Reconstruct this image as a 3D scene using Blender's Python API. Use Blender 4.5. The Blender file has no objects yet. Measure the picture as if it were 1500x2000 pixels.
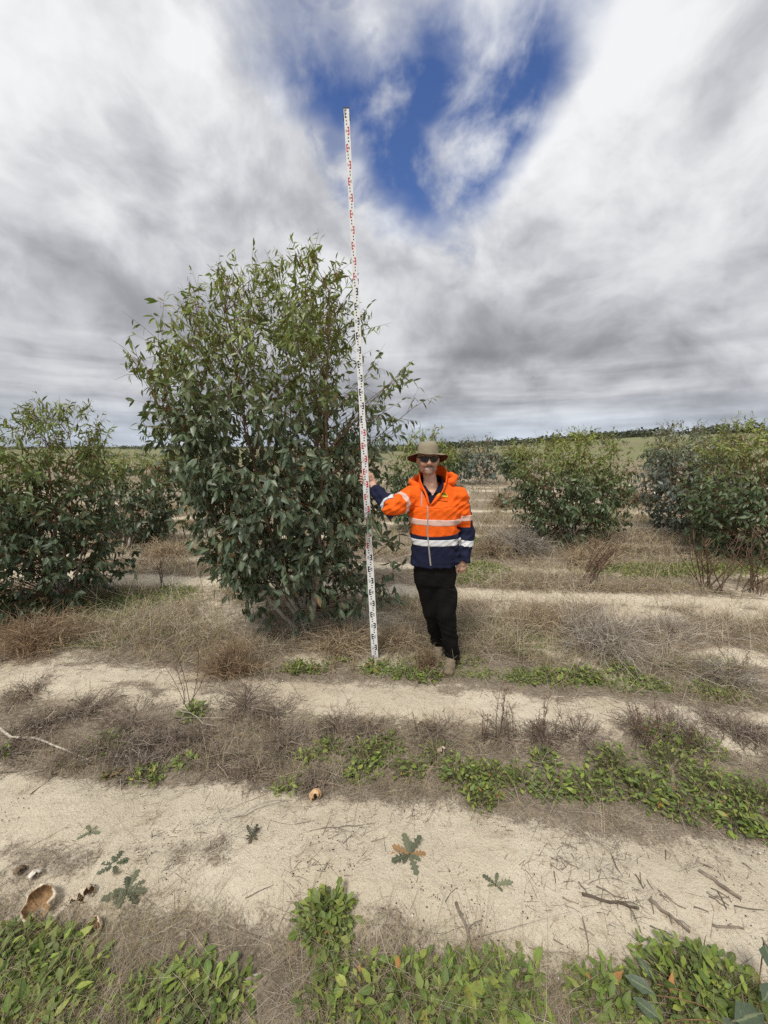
import bpy, bmesh, math, random
import numpy as np
from mathutils import Vector, Matrix

sc = bpy.context.scene
COL = sc.collection
R = math.radians
# ------------------------------------------------------------------ camera
F_PX, W_PX, H_PX = 751.0, 1500.0, 2000.0
CAM_H = 1.82
PITCH = math.atan((1000 - 872) / F_PX)
cam_d = bpy.data.cameras.new('camera')
cam_d.sensor_fit = 'VERTICAL'
cam_d.sensor_height = 34.6
cam_d.lens = 34.6 * F_PX / H_PX
cam_d.clip_start = 0.05
cam_d.clip_end = 6000
cam = bpy.data.objects.new('camera', cam_d)
COL.objects.link(cam)
cam.location = (0, 0, CAM_H)
cam.rotation_euler = (R(90) - PITCH, 0, 0)
sc.camera = cam
# ------------------------------------------------------------------ view
sc.view_settings.view_transform = 'Standard'
sc.view_settings.look = 'None'
sc.view_settings.gamma = 1.0
sc.view_settings.use_curve_mapping = False
sc.view_settings.exposure = 0.95
sc.cycles.use_denoising = False
sc.cycles.max_bounces = 6
sc.cycles.transparent_max_bounces = 4
sc.cycles.sample_clamp_indirect = 4.0

# ------------------------------------------------------------------ node helper
class NG:
    def __init__(s, tree):
        s.t = tree
        tree.nodes.clear()
    def n(s, typ, ins=None, **kw):
        nd = s.t.nodes.new(typ)
        for k, v in kw.items():
            setattr(nd, k, v)
        for k, v in (ins or {}).items():
            sock = nd.inputs[k]
            if isinstance(v, bpy.types.NodeSocket):
                s.t.links.new(v, sock)
            else:
                sock.default_value = v
        return nd
    def m(s, op, a, b=0.0, c=0.0, clamp=False):
        return s.n('ShaderNodeMath', {0: a, 1: b, 2: c}, operation=op, use_clamp=clamp).outputs[0]
    def mixc(s, f, a, b, blend='MIX'):
        nd = s.n('ShaderNodeMix', data_type='RGBA', blend_type=blend)
        for k, v in ((0, f), (6, a), (7, b)):
            if isinstance(v, bpy.types.NodeSocket):
                s.t.links.new(v, nd.inputs[k])
            else:
                nd.inputs[k].default_value = v if k == 0 else (*v[:3], 1)
        return nd.outputs[2]
    def step(s, x, lo, hi, a=0.0, b=1.0):
        nd = s.n('ShaderNodeMapRange', {0: x, 1: lo, 2: hi, 3: a, 4: b}, interpolation_type='SMOOTHSTEP')
        return nd.outputs[0]
    def noise(s, vec, scale, detail=4, rough=0.55, dist=0.0):
        return s.n('ShaderNodeTexNoise', {'Vector': vec, 'Scale': scale, 'Detail': detail, 'Roughness': rough, 'Distortion': dist}).outputs[0]

# ------------------------------------------------------------------ world
CLO, CHI = 0.22, 0.475                # darkest and brightest cloud
SUN_EL, SUN_AZ = R(58), R(205)          # azimuth clockwise from +Y; behind and to the right of the camera
world = bpy.data.worlds.new('World')
sc.world = world
world.use_nodes = True
g = NG(world.node_tree)
tc = g.n('ShaderNodeTexCoord').outputs['Generated']
sep = g.n('ShaderNodeSeparateXYZ', {0: tc})
ZOFF = 0.16
zz = g.m('ADD', g.m('MAXIMUM', sep.outputs[2], 0.0), ZOFF)
px_ = g.m('DIVIDE', sep.outputs[0], zz)
py_ = g.m('DIVIDE', sep.outputs[1], zz)
plane = g.n('ShaderNodeCombineXYZ', {0: px_, 1: py_, 2: 0.0}).outputs[0]
def warped(scale, detail, ax, ay):
    w_ = g.n('ShaderNodeTexNoise', {'Vector': plane, 'Scale': scale, 'Detail': detail, 'Roughness': 0.55})
    wv = g.n('ShaderNodeVectorMath', {0: w_.outputs[1], 1: (0.5, 0.5, 0.5)}, operation='SUBTRACT').outputs[0]
    wv = g.n('ShaderNodeVectorMath', {0: wv, 1: (ax, ay, 0.0)}, operation='MULTIPLY').outputs[0]
    return g.n('ShaderNodeVectorMath', {0: plane, 1: wv}, operation='ADD').outputs[0]
wp = warped(2.6, 4.0, 0.22, 0.34)
def cloud_pt(px, py):
    p_ = PITCH; u, v = (px - 750) / F_PX, (1000 - py) / F_PX
    d = Vector((u, math.cos(p_) + v * math.sin(p_), -math.sin(p_) + v * math.cos(p_))).normalized()
    return Vector((d.x / (d.z + ZOFF), d.y / (d.z + ZOFF)))
def lobe(a, b, hw):
    """an elongated opening in the cloud deck"""
    a, b = cloud_pt(*a), cloud_pt(*b)
    c, dl = (a + b) / 2, b - a
    mp = g.n('ShaderNodeMapping', {'Vector': wp, 'Location': (c.x, c.y, 0), 'Rotation': (0, 0, math.atan2(dl.y, dl.x)), 'Scale': (dl.length / 2, hw, 1)}, vector_type='TEXTURE')
    return g.n('ShaderNodeVectorMath', {0: mp.outputs[0]}, operation='LENGTH').outputs[1]
gap = lobe((515, -60), (870, 440), 0.165)
gap = g.m('MINIMUM', gap, lobe((1125, -60), (865, 430), 0.13))
gap = g.m('MINIMUM', gap, lobe((610, 170), (970, 210), 0.17))
# puffy lumps seen from below: noise on the view direction, flattened toward the horizon
puffv = g.n('ShaderNodeMapping', {'Vector': tc, 'Scale': (1.0, 1.0, 1.3)}).outputs[0]
pw = g.n('ShaderNodeTexNoise', {'Vector': puffv, 'Scale': 2.6, 'Detail': 3.0, 'Roughness': 0.5})
pwv = g.n('ShaderNodeVectorMath', {0: pw.outputs[1], 3: 0.22}, operation='SCALE').outputs[0]
puffw = g.n('ShaderNodeVectorMath', {0: puffv, 1: pwv}, operation='ADD').outputs[0]
puff = g.noise(puffw, 2.9, 7, 0.53, 0.0)
puff2 = g.noise(puffw, 7.5, 6, 0.55, 0.0)
stretch = g.n('ShaderNodeMapping', {'Vector': warped(1.2, 2.0, 0.25, 0.25), 'Rotation': (0, 0, R(-6)), 'Scale': (1.0, 0.6, 1)}).outputs[0]
streak = g.noise(stretch, 4.6, 7, 0.58, 0.1)
big = g.noise(stretch, 1.2, 3, 0.45, 0.1)
edge = g.m('ADD', gap, g.m('MULTIPLY', g.m('SUBTRACT', puff2, 0.5), 0.8))
blue = g.m('MULTIPLY', g.step(edge, 1.45, 0.45), g.step(streak, 0.78, 0.46))
thin = g.m('MULTIPLY', g.step(gap, 2.4, 1.1), g.step(puff, 0.42, 0.32, 0, 0.7))
blue = g.m('MAXIMUM', blue, thin)
el = g.m('ARCSINE', g.m('MINIMUM', g.m('MAXIMUM', sep.outputs[2], 0.0), 1.0))
lum = g.m('ADD', g.m('MULTIPLY', puff, 1.0), g.m('ADD', g.m('MULTIPLY', puff2, 0.52), g.m('MULTIPLY', big, 0.12)))
lum = g.step(lum, 0.60, 1.02, CLO, CHI)
lum = g.m('ADD', lum, g.step(gap, 2.1, 1.05, 0.0, 0.09))
lum = g.m('MULTIPLY', lum, g.step(el, R(5), R(30), 0.66, 1.0))
layv = g.n('ShaderNodeMapping', {'Vector': tc, 'Scale': (2.2, 2.2, 17.0)}).outputs[0]
layer = g.noise(layv, 1.6, 5, 0.5, 0.2)
lum = g.m('MULTIPLY', lum, g.m('ADD', 1.0, g.m('MULTIPLY', g.step(el, R(17), R(7)), g.m('MULTIPLY', g.m('SUBTRACT', layer, 0.5), 1.5))))
horiz = g.step(el, R(7), R(1.0), 0.0, 1.0)
lum = g.m('ADD', lum, g.m('MULTIPLY', horiz, 0.02))
lum = g.m('MINIMUM', g.m('MAXIMUM', lum, 0.14), 0.47)
warmth = g.step(lum, 0.17, 0.44)
ccol = g.mixc(warmth, (0.94, 0.965, 1.05), (0.985, 1.0, 1.02))
ccol = g.mixc(horiz, ccol, (0.88, 0.97, 1.10))
cloud = g.n('ShaderNodeVectorMath', {0: ccol, 3: lum}, operation='SCALE').outputs[0]
sky = g.n('ShaderNodeTexSky', sky_type='NISHITA', sun_disc=False, sun_elevation=SUN_EL, sun_rotation=SUN_AZ, altitude=300, air_density=1.0, dust_density=0.1, ozone_density=4.0)
skc = g.n('ShaderNodeHueSaturation', {'Hue': 0.513, 'Saturation': 1.12, 'Color': sky.outputs[0]})
bg_sky = g.n('ShaderNodeBackground', {0: skc.outputs[0], 1: 0.068})
bg_cl = g.n('ShaderNodeBackground', {0: cloud, 1: 1.0})
mixs = g.n('ShaderNodeMixShader', {0: blue, 1: bg_cl.outputs[0], 2: bg_sky.outputs[0]})
g.n('ShaderNodeOutputWorld', {0: mixs.outputs[0]})

# ------------------------------------------------------------------ sun (veiled by the cloud deck)
sd = bpy.data.lights.new('sun', 'SUN')
sd.energy = 1.5
sd.angle = R(14)
sd.color = (1.0, 0.95, 0.87)
so = bpy.data.objects.new('sun', sd)
COL.objects.link(so)
sdir = Vector((math.sin(SUN_AZ) * math.cos(SUN_EL), math.cos(SUN_AZ) * math.cos(SUN_EL), math.sin(SUN_EL)))
so.rotation_euler = sdir.to_track_quat('Z', 'Y').to_euler()
so.location = sdir * 30

# ------------------------------------------------------------------ pixel -> place
CP, SP = math.cos(PITCH), math.sin(PITCH)
def ray(px, py):
    u, v = (px - 750) / F_PX, (1000 - py) / F_PX
    return np.array([u, CP + v * SP, -SP + v * CP])
def at(px, py, Y):
    r = ray(px, py)
    return np.array([0, 0, CAM_H]) + r * (Y / r[1])
def gnd(px, py):
    r = ray(px, py)
    t = -CAM_H / r[2]
    x, y = r[0] * t, r[1] * t
    return np.array([x, y, gz(x, y)])

# ------------------------------------------------------------------ numpy noise
def _hash(ix, iy, seed):
    n = (ix.astype(np.int64) * 374761393 + iy.astype(np.int64) * 668265263 + seed * 974634777) & 0x7fffffff
    n = ((n ^ (n >> 13)) * 1274126177) & 0x7fffffff
    return ((n ^ (n >> 16)) & 0xffff) / 65535.0
def vnoise(x, y, s=1.0, seed=0):
    x, y = np.asarray(x, float) * s, np.asarray(y, float) * s
    ix, iy = np.floor(x), np.floor(y)
    fx, fy = x - ix, y - iy
    fx, fy = fx * fx * (3 - 2 * fx), fy * fy * (3 - 2 * fy)
    a, b = _hash(ix, iy, seed), _hash(ix + 1, iy, seed)
    c, d = _hash(ix, iy + 1, seed), _hash(ix + 1, iy + 1, seed)
    return (a * (1 - fx) + b * fx) * (1 - fy) + (c * (1 - fx) + d * fx) * fy
def fbm(x, y, s, seed=0, o=4):
    t, a, w = 0.0, 1.0, 0.0
    for i in range(o):
        t = t + a * vnoise(x, y, s, seed + i * 7)
        w += a; a *= 0.5; s *= 2.03
    return t / w
def sst(x, lo, hi):
    t = np.clip((x - lo) / (hi - lo), 0, 1)
    return t * t * (3 - 2 * t)

# ------------------------------------------------------------------ object helpers
def mesh_np(name, V, Fc, cols=None, smooth=True):
    """V (n,3), Fc a list of int arrays (k,3) or (k,4); cols (n,4) point colours"""
    me = bpy.data.meshes.new(name)
    if not isinstance(Fc, (list, tuple)):
        Fc = [Fc]
    Fc = [np.asarray(f, np.int32) for f in Fc if len(f)]
    V = np.asarray(V, np.float32)
    me.vertices.add(len(V))
    me.vertices.foreach_set('co', V.ravel())
    nl = sum(f.size for f in Fc)
    me.loops.add(nl)
    me.loops.foreach_set('vertex_index', np.concatenate([f.ravel() for f in Fc]))
    npoly = sum(len(f) for f in Fc)
    me.polygons.add(npoly)
    tot = np.concatenate([np.full(len(f), f.shape[1], np.int32) for f in Fc])
    me.polygons.foreach_set('loop_start', np.concatenate([[0], np.cumsum(tot)[:-1]]).astype(np.int32))
    if smooth:
        me.polygons.foreach_set('use_smooth', np.ones(npoly, bool))
    me.update(calc_edges=True)
    if cols is not None:
        c = np.ones((len(V), 4), np.float32)
        c[:, :np.shape(cols)[1]] = cols
        at_ = me.color_attributes.new('col', 'FLOAT_COLOR', 'POINT')
        at_.data.foreach_set('color', c.ravel())
    me.validate()
    return me
def link(name, data, mat=None, parent=None, loc=None, kind=None):
    o = bpy.data.objects.new(name, data)
    COL.objects.link(o)
    if mat is not None and data is not None and not data.materials:
        data.materials.append(mat)
    if parent is not None:
        o.parent = parent
    if loc is not None:
        o.location = loc
    if kind:
        o['kind'] = kind
    return o
def tag(o, label, cat, group=None):
    o['label'] = label; o['category'] = cat
    if group:
        o['group'] = group
    return o
def thing(name, label, cat, loc, group=None):
    o = link(name, None, loc=tuple(loc))
    o.empty_display_size = 0.1
    return tag(o, label, cat, group)

def unit(v):
    v = np.asarray(v, float)
    return v / (np.linalg.norm(v, axis=-1, keepdims=True) + 1e-9)
def tubes(paths, radii, sides=3):
    """paths (N,K,3), radii (N,K) -> V, F quads"""
    N, K, _ = paths.shape
    tan = np.gradient(paths, axis=1)
    tan = unit(tan)
    ref = np.where(np.abs(tan[..., 2:3]) > 0.9, np.array([1.0, 0, 0]), np.array([0, 0, 1.0]))
    a = unit(np.cross(tan, ref)); b = np.cross(tan, a)
    ang = np.arange(sides) * 2 * np.pi / sides
    V = paths[:, :, None, :] + radii[:, :, None, None] * (np.cos(ang)[None, None, :, None] * a[:, :, None, :] + np.sin(ang)[None, None, :, None] * b[:, :, None, :])
    idx = np.arange(N * K * sides).reshape(N, K, sides)
    nx = np.roll(idx, -1, axis=2)
    Fq = np.stack([idx[:, :-1], nx[:, :-1], nx[:, 1:], idx[:, 1:]], -1).reshape(-1, 4)
    return V.reshape(-1, 3), Fq
def ribbons(paths, widths, side):
    """paths (N,K,3), widths (N,K), side (N,3) -> V, quads"""
    N, K, _ = paths.shape
    V = np.stack([paths - side[:, None, :] * widths[..., None] / 2, paths + side[:, None, :] * widths[..., None] / 2], 2)
    idx = np.arange(N * K * 2).reshape(N, K, 2)
    Fq = np.stack([idx[:, :-1, 0], idx[:, :-1, 1], idx[:, 1:, 1], idx[:, 1:, 0]], -1).reshape(-1, 4)
    return V.reshape(-1, 3), Fq

LEAF_T = {'chip': ([0.0, 0.45, 1.0], [0.06, 1.0, 0.04]), 'lance_far': ([0.0, 0.22, 0.60, 1.0], [0.05, 0.70, 0.85, 0.0]),
          'lance': ([0.0, 0.10, 0.36, 0.70, 1.0], [0.04, 0.10, 1.0, 0.62, 0.0]),
          'ovate': ([0.0, 0.12, 0.42, 0.76, 1.0], [0.05, 0.10, 1.0, 0.70, 0.02]),
          'spoon': ([0.0, 0.40, 0.66, 0.86, 1.0], [0.10, 0.30, 1.0, 0.85, 0.12]),
          'lobed': ([0.0, 0.25, 0.32, 0.45, 0.52, 0.66, 0.73, 0.88, 1.0], [0.12, 0.62, 0.22, 0.92, 0.32, 1.0, 0.42, 0.72, 0.05])}
def leaves(base, d, nrm, length, width, col, shape='lance', curl=0.25, fold=0.25, rng=None):
    """all leaves as one vertex array: three columns (edge, midrib, edge) by K stations"""
    ts, ws = LEAF_T[shape]
    K = len(ts); N = len(base)
    d = unit(d); s = unit(np.cross(d, nrm)); n = np.cross(s, d)
    ts, ws = np.array(ts), np.array(ws)
    L, Wd = np.asarray(length)[:, None, None], np.asarray(width)[:, None, None]
    cv = (curl if np.ndim(curl) else np.full(N, curl))[:, None, None]
    mid = base[:, None, :] + d[:, None, :] * L * ts[None, :, None] - n[:, None, :] * (L * cv * (ts[None, :, None] ** 2))
    off = s[:, None, :] * (Wd / 2 * ws[None, :, None])
    lift = n[:, None, :] * (Wd / 2 * ws[None, :, None] * fold)
    V = np.stack([mid - off + lift, mid, mid + off + lift], 2)      # N,K,3,3
    idx = np.arange(N * K * 3).reshape(N, K, 3)
    q1 = np.stack([idx[:, :-1, 0], idx[:, :-1, 1], idx[:, 1:, 1], idx[:, 1:, 0]], -1)
    q2 = np.stack([idx[:, :-1, 1], idx[:, :-1, 2], idx[:, 1:, 2], idx[:, 1:, 1]], -1)
    C = np.zeros((N, K, 3, 4), np.float32)
    C[..., :3] = np.asarray(col)[:, None, None, :]
    C[:, :, 1, 3] = 1.0
    return V.reshape(-1, 3), np.concatenate([q1.reshape(-1, 4), q2.reshape(-1, 4)]), C.reshape(-1, 4)
def join(parts):
    Vs, Fs, Cs, o = [], [], [], 0
    for V, Fq, C in parts:
        if len(V) == 0: continue
        Vs.append(V); Fs.append(Fq + o); o += len(V)
        C = np.asarray(C, np.float32)
        if C.ndim == 1: C = np.tile(C, (len(V), 1))
        if C.shape[1] == 3: C = np.concatenate([C, np.zeros((len(C), 1), np.float32)], 1)
        Cs.append(C)
    tri = [f for f in Fs if f.shape[1] == 3]; quad = [f for f in Fs if f.shape[1] == 4]
    return np.concatenate(Vs), ([np.concatenate(tri)] if tri else []) + ([np.concatenate(quad)] if quad else []), np.concatenate(Cs)

# ------------------------------------------------------------------ materials
def new_mat(name):
    m = bpy.data.materials.new(name)
    m.use_nodes = True
    return m, NG(m.node_tree)
def principled(g, col, rough=0.6, spec=0.4, normal=None, **kw):
    ins = {'Base Color': col if isinstance(col, bpy.types.NodeSocket) else (*col, 1), 'Roughness': rough, 'Specular IOR Level': spec}
    if normal is not None: ins['Normal'] = normal
    ins.update(kw)
    return g.n('ShaderNodeBsdfPrincipled', ins)
def plain_mat(name, col, rough=0.6, spec=0.4, var=0.15, scale=30, bump=0.0, bscale=80, metallic=0.0):
    m, g = new_mat(name)
    tc = g.n('ShaderNodeTexCoord').outputs['Object']
    nz = g.noise(tc, scale, 4)
    c = g.mixc(nz, tuple(c * (1 - var) for c in col), tuple(min(1, c * (1 + var)) for c in col))
    nrm = None
    if bump:
        nrm = g.n('ShaderNodeBump', {'Strength': bump, 'Distance': 0.01, 'Height': g.noise(tc, bscale, 3)}).outputs[0]
    p = principled(g, c, rough, spec, nrm, Metallic=metallic)
    g.n('ShaderNodeOutputMaterial', {0: p.outputs[0]})
    return m
def attr_mat(name, rough=0.6, spec=0.3, var=0.2, scale=25, bump=0.0, bscale=120, trans=0.0, midrib=0.0, sheen=0.0):
    """base colour from the mesh's own colour attribute, a little mottled"""
    m, g = new_mat(name)
    at_ = g.n('ShaderNodeAttribute', attribute_name='col')
    tc = g.n('ShaderNodeTexCoord').outputs['Object']
    nz = g.noise(tc, scale, 3)
    f = g.n('ShaderNodeMapRange', {0: nz, 1: 0.3, 2: 0.7, 3: 1 - var, 4: 1 + var}).outputs[0]
    c = g.n('ShaderNodeVectorMath', {0: at_.outputs[0], 3: f}, operation='SCALE').outputs[0]
    if midrib:
        mr = g.step(at_.outputs['Alpha'], 0.80, 0.97, 0.0, midrib)
        c = g.mixc(mr, c, (0.30, 0.33, 0.17))
    nrm = None
    if bump:
        nrm = g.n('ShaderNodeBump', {'Strength': bump, 'Distance': 0.01, 'Height': g.noise(tc, bscale, 3)}).outputs[0]
    p = principled(g, c, rough, spec, nrm)
    if sheen:
        p.inputs['Sheen Weight'].default_value = sheen
    out = p.outputs[0]
    if trans:
        tcol = g.n('ShaderNodeVectorMath', {0: c, 1: (1.5, 1.6, 0.7)}, operation='MULTIPLY').outputs[0]
        tr = g.n('ShaderNodeBsdfTranslucent', {0: tcol})
        out = g.n('ShaderNodeMixShader', {0: trans, 1: out, 2: tr.outputs[0]}).outputs[0]
    g.n('ShaderNodeOutputMaterial', {0: out})
    return m
M_LEAF = attr_mat('eucalypt_leaf', rough=0.42, spec=0.5, var=0.22, scale=18, trans=0.16, midrib=0.5)
M_WEED = attr_mat('weed_leaf', rough=0.55, spec=0.35, var=0.25, scale=40, trans=0.22, midrib=0.35)
M_BARK = attr_mat('bark', rough=0.8, spec=0.2, var=0.35, scale=14, bump=0.6, bscale=60)
M_STRAW = attr_mat('dry_straw', rough=0.85, spec=0.15, var=0.35, scale=9)
# ================================================================== TERRAIN
ROW = 0.11                                   # the rows run a little off square to the view
# sand strips: (centre, half width) in row coordinate v = y + ROW * x
STRIPS = [(1.40, 0.285), (2.46, 0.20), (4.72, 0.20), (5.75, 0.12), (7.45, 0.14), (9.1, 0.13), (11.2, 0.16), (13.6, 0.2), (16.5, 0.25)]
def row_v(x, y):
    return y + ROW * x + 0.20 * (fbm(x, y, 0.55, 3, 3) - 0.5) + 0.16 * (fbm(x, y, 2.6, 9, 4) - 0.5) + 0.07 * (fbm(x, y, 9.0, 19, 3) - 0.5)
def litter_mask(x, y):
    """1 = dry litter and weeds, 0 = bare sand"""
    x, y = np.asarray(x, float), np.asarray(y, float)
    v = row_v(x, y)
    s = np.zeros_like(v)
    for i, (c, h) in enumerate(STRIPS):
        brk = 1.0 if i < 3 else sst(fbm(x, y * 0.3, 0.35, 40 + i, 2), 0.36, 0.52)
        e = 0.11 + 0.015 * i
        s = np.maximum(s, (1 - sst(np.abs(v - c), h - e, h + e)) * brk)
    # odd bare patches in the litter
    bare = sst(fbm(x, y, 1.3, 71, 4), 0.60, 0.72) * 0.55
    for (cx, cy, r) in ((2.95, 3.10, 0.42), (2.75, 3.95, 0.6), (-0.55, 3.12, 0.33), (3.9, 4.0, 0.5)):
        dd = np.hypot(x - cx, (y - cy) * 1.7) + 0.5 * (fbm(x, y, 3.0, 5, 3) - 0.5)
        bare = np.maximum(bare, 1 - sst(dd, r * 0.5, r))
    s = np.maximum(s, bare * (v > 2.7))
    # wisps of litter across the sand
    w = sst(fbm(x * 1.0, y * 1.6, 2.6, 17, 4), 0.60, 0.76)
    s = s * (1 - 0.65 * w)
    far = sst(y, 14, 40)
    return np.clip(1 - s, 0, 1) * (1 - far) + far * 0.9
def gz(x, y):
    x, y = np.asarray(x, float), np.asarray(y, float)
    v = y + ROW * x
    near = np.exp(-(np.hypot(x, y) / 14.0) ** 2)
    z = near * (0.035 * np.cos((v - 1.30) * 2 * np.pi / 1.12) * np.clip(1.2 - np.abs(v - 1.6) * 0.55, 0, 1)
                + 0.05 * (fbm(x, y, 0.8, 21, 3) - 0.5) + 0.030 * (fbm(x, y, 4.0, 31, 3) - 0.5))
    d = np.hypot(x, y)
    z = z + 0.5 * sst(d, 15, 60) * (fbm(x, y, 0.03, 51, 3) - 0.6)
    # low scrub ridge away to the right, falling off to the left
    azi = np.arctan2(x, np.maximum(y, 0.01))
    rid = sst(azi, -0.05, 0.75)
    z = z + rid * (7.2 * sst(d, 60, 260) + 0.6 * sst(d, 14, 60)) - 1.2 * (1 - rid) * sst(d, 30, 200)
    return z

def axis(lo, hi, step, grow, far):
    a = list(np.arange(lo, hi, step))
    s = step
    while a[-1] < far:
        s *= grow
        a.append(a[-1] + s)
    return np.array(a)
xs = axis(0.0135, 2.5, 0.027, 1.062, 2600)
xs = np.concatenate([-xs[::-1], xs])
ys = axis(0.45, 3.3, 0.025, 1.05, 2800)
ys = np.concatenate([0.45 - axis(0.05, 0.06, 0.05, 1.35, 300)[::-1], ys])
X, Y = np.meshgrid(xs, ys)
Z = gz(X, Y) + np.where((np.abs(X) < 5) & (Y < 6), 0.026 * (fbm(X, Y, 6.0, 61, 4) - 0.5) + 0.018 * np.abs(fbm(X, Y, 14.0, 63, 2) - 0.5) + 0.006 * (vnoise(X, Y, 38, 67) - 0.5), 0)
ny, nx = X.shape
I = np.arange(nx * ny).reshape(ny, nx)
Q = np.stack([I[:-1, :-1], I[:-1, 1:], I[1:, 1:], I[1:, :-1]], -1).reshape(-1, 4)
L_ = litter_mask(X, Y).ravel()
dist = np.hypot(X, Y).ravel()
green = sst(fbm(X, Y, 0.02, 81, 3), 0.35, 0.6).ravel()
C = np.stack([L_, green, sst(dist, 20, 70), np.ones_like(L_)], 1)
m, g = new_mat('sandy_ground')
pos = g.n('ShaderNodeNewGeometry').outputs['Position']
sp = g.n('ShaderNodeSeparateColor', {0: g.n('ShaderNodeAttribute', attribute_name='col').outputs[0]})
n_a = g.noise(pos, 1.7, 5)
n_b = g.noise(pos, 14, 5, 0.65)
n_c = g.noise(pos, 90, 4, 0.7)
n_d = g.noise(pos, 420, 2, 0.6)
sand = g.mixc(g.step(n_a, 0.3, 0.7), (0.655, 0.57, 0.43), (0.755, 0.67, 0.525))
n_e = g.noise(pos, 1.15, 4, 0.6, 0.6)
sand = g.mixc(g.step(n_e, 0.52, 0.68, 0, 0.35), sand, (0.47, 0.375, 0.26))
sand = g.mixc(g.step(n_b, 0.52, 0.72, 0, 0.55), sand, (0.42, 0.325, 0.215))
sand = g.mixc(g.step(n_c, 0.56, 0.70, 0, 0.5), sand, (0.36, 0.28, 0.19))
sand = g.mixc(g.step(n_d, 0.62, 0.75, 0, 0.45), sand, (0.30, 0.235, 0.165))
# scattered droppings and seed specks
vo = g.n('ShaderNodeTexVoronoi', {'Vector': pos, 'Scale': 46.0, 'Randomness': 1.0})
pick = g.n('ShaderNodeSeparateColor', {0: vo.outputs['Color']}).outputs[0]
speck = g.m('MULTIPLY', g.step(vo.outputs['Distance'], 0.17, 0.11), g.m('MULTIPLY', g.m('GREATER_THAN', pick, 0.72), g.step(n_a, 0.38, 0.55)))
sand = g.mixc(g.m('MULTIPLY', speck, 0.8), sand, (0.085, 0.062, 0.05))
lit = g.mixc(g.step(n_b, 0.3, 0.7), (0.235, 0.19, 0.145), (0.39, 0.325, 0.24))
lit = g.mixc(g.step(n_c, 0.46, 0.66, 0, 0.75), lit, (0.15, 0.115, 0.085))
mk = g.m('ADD', sp.outputs[0], g.m('MULTIPLY', g.m('SUBTRACT', n_b, 0.5), 1.7))
mk = g.m('ADD', mk, g.m('MULTIPLY', g.m('SUBTRACT', n_c, 0.5), 1.2))
near = g.mixc(g.step(mk, 0.25, 0.85), sand, lit)
fa = g.noise(pos, 0.05, 5)
fb = g.noise(pos, 0.6, 5, 0.6)
farc = g.mixc(g.step(fa, 0.35, 0.65), (0.235, 0.20, 0.125), (0.20, 0.215, 0.105))
farc = g.mixc(g.step(fb, 0.45, 0.7, 0, 0.6), farc, (0.13, 0.125, 0.07))
farc = g.mixc(g.m('MULTIPLY', sp.outputs[1], 0.35), farc, (0.22, 0.25, 0.12))
gc = g.mixc(sp.outputs[2], near, farc)
hgt = g.m('ADD', g.m('MULTIPLY', n_b, 0.9), g.m('ADD', g.m('MULTIPLY', n_c, 0.5), g.m('MULTIPLY', n_d, 0.22)))
bmp = g.n('ShaderNodeBump', {'Strength': 0.9, 'Distance': 0.022, 'Height': hgt}).outputs[0]
p = principled(g, gc, 0.95, 0.1, bmp)
g.n('ShaderNodeOutputMaterial', {0: p.outputs[0]})
go = link('ground', mesh_np('ground', np.stack([X, Y, Z], -1).reshape(-1, 3), [Q], C), m, kind='structure')
tag(go, 'pale sandy paddock in strips of bare sand and dry litter', 'ground')
# ================================================================== EUCALYPT TREES
def bezier(a, c, b, K):
    t = np.linspace(0, 1, K)[None, :, None]
    return (1 - t) ** 2 * a[:, None] + 2 * t * (1 - t) * c[:, None] + t ** 2 * b[:, None]

def leaf_parts(root, origin, sel, shape, mat, fold, curl, nvar=10, name='leaf'):
    """the leaves that show largest, each an object of its own; meshes shared by kind"""
    base, d, nrm, L, W, col = sel
    if len(base) == 0: return
    order = np.argsort(col[:, 0] - col[:, 2])
    groups = np.array_split(order, min(nvar, len(order)))
    for gi in groups:
        if len(gi) == 0: continue
        asp = float(np.mean(W[gi] / L[gi]))
        z = np.zeros((1, 3))
        V, Fq, Cc = leaves(z, np.array([[0, 1.0, 0]]), np.array([[0, 0, 1.0]]), np.array([1.0]), np.array([asp]), col[gi].mean(0)[None], shape, curl, fold)
        me = mesh_np(name, V, [Fq], Cc)
        me.materials.append(mat)
        for i in gi:
            dd = unit(d[i]); s = unit(np.cross(dd, nrm[i])); n = np.cross(s, dd)
            M4 = Matrix(((s[0] * L[i], dd[0] * L[i], n[0] * L[i], base[i][0] - origin[0]),
                         (s[1] * L[i], dd[1] * L[i], n[1] * L[i], base[i][1] - origin[1]),
                         (s[2] * L[i], dd[2] * L[i], n[2] * L[i], base[i][2] - origin[2]), (0, 0, 0, 1)))
            o = bpy.data.objects.new(name, me)
            COL.objects.link(o)
            o.parent = root
            o.matrix_local = M4

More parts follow.
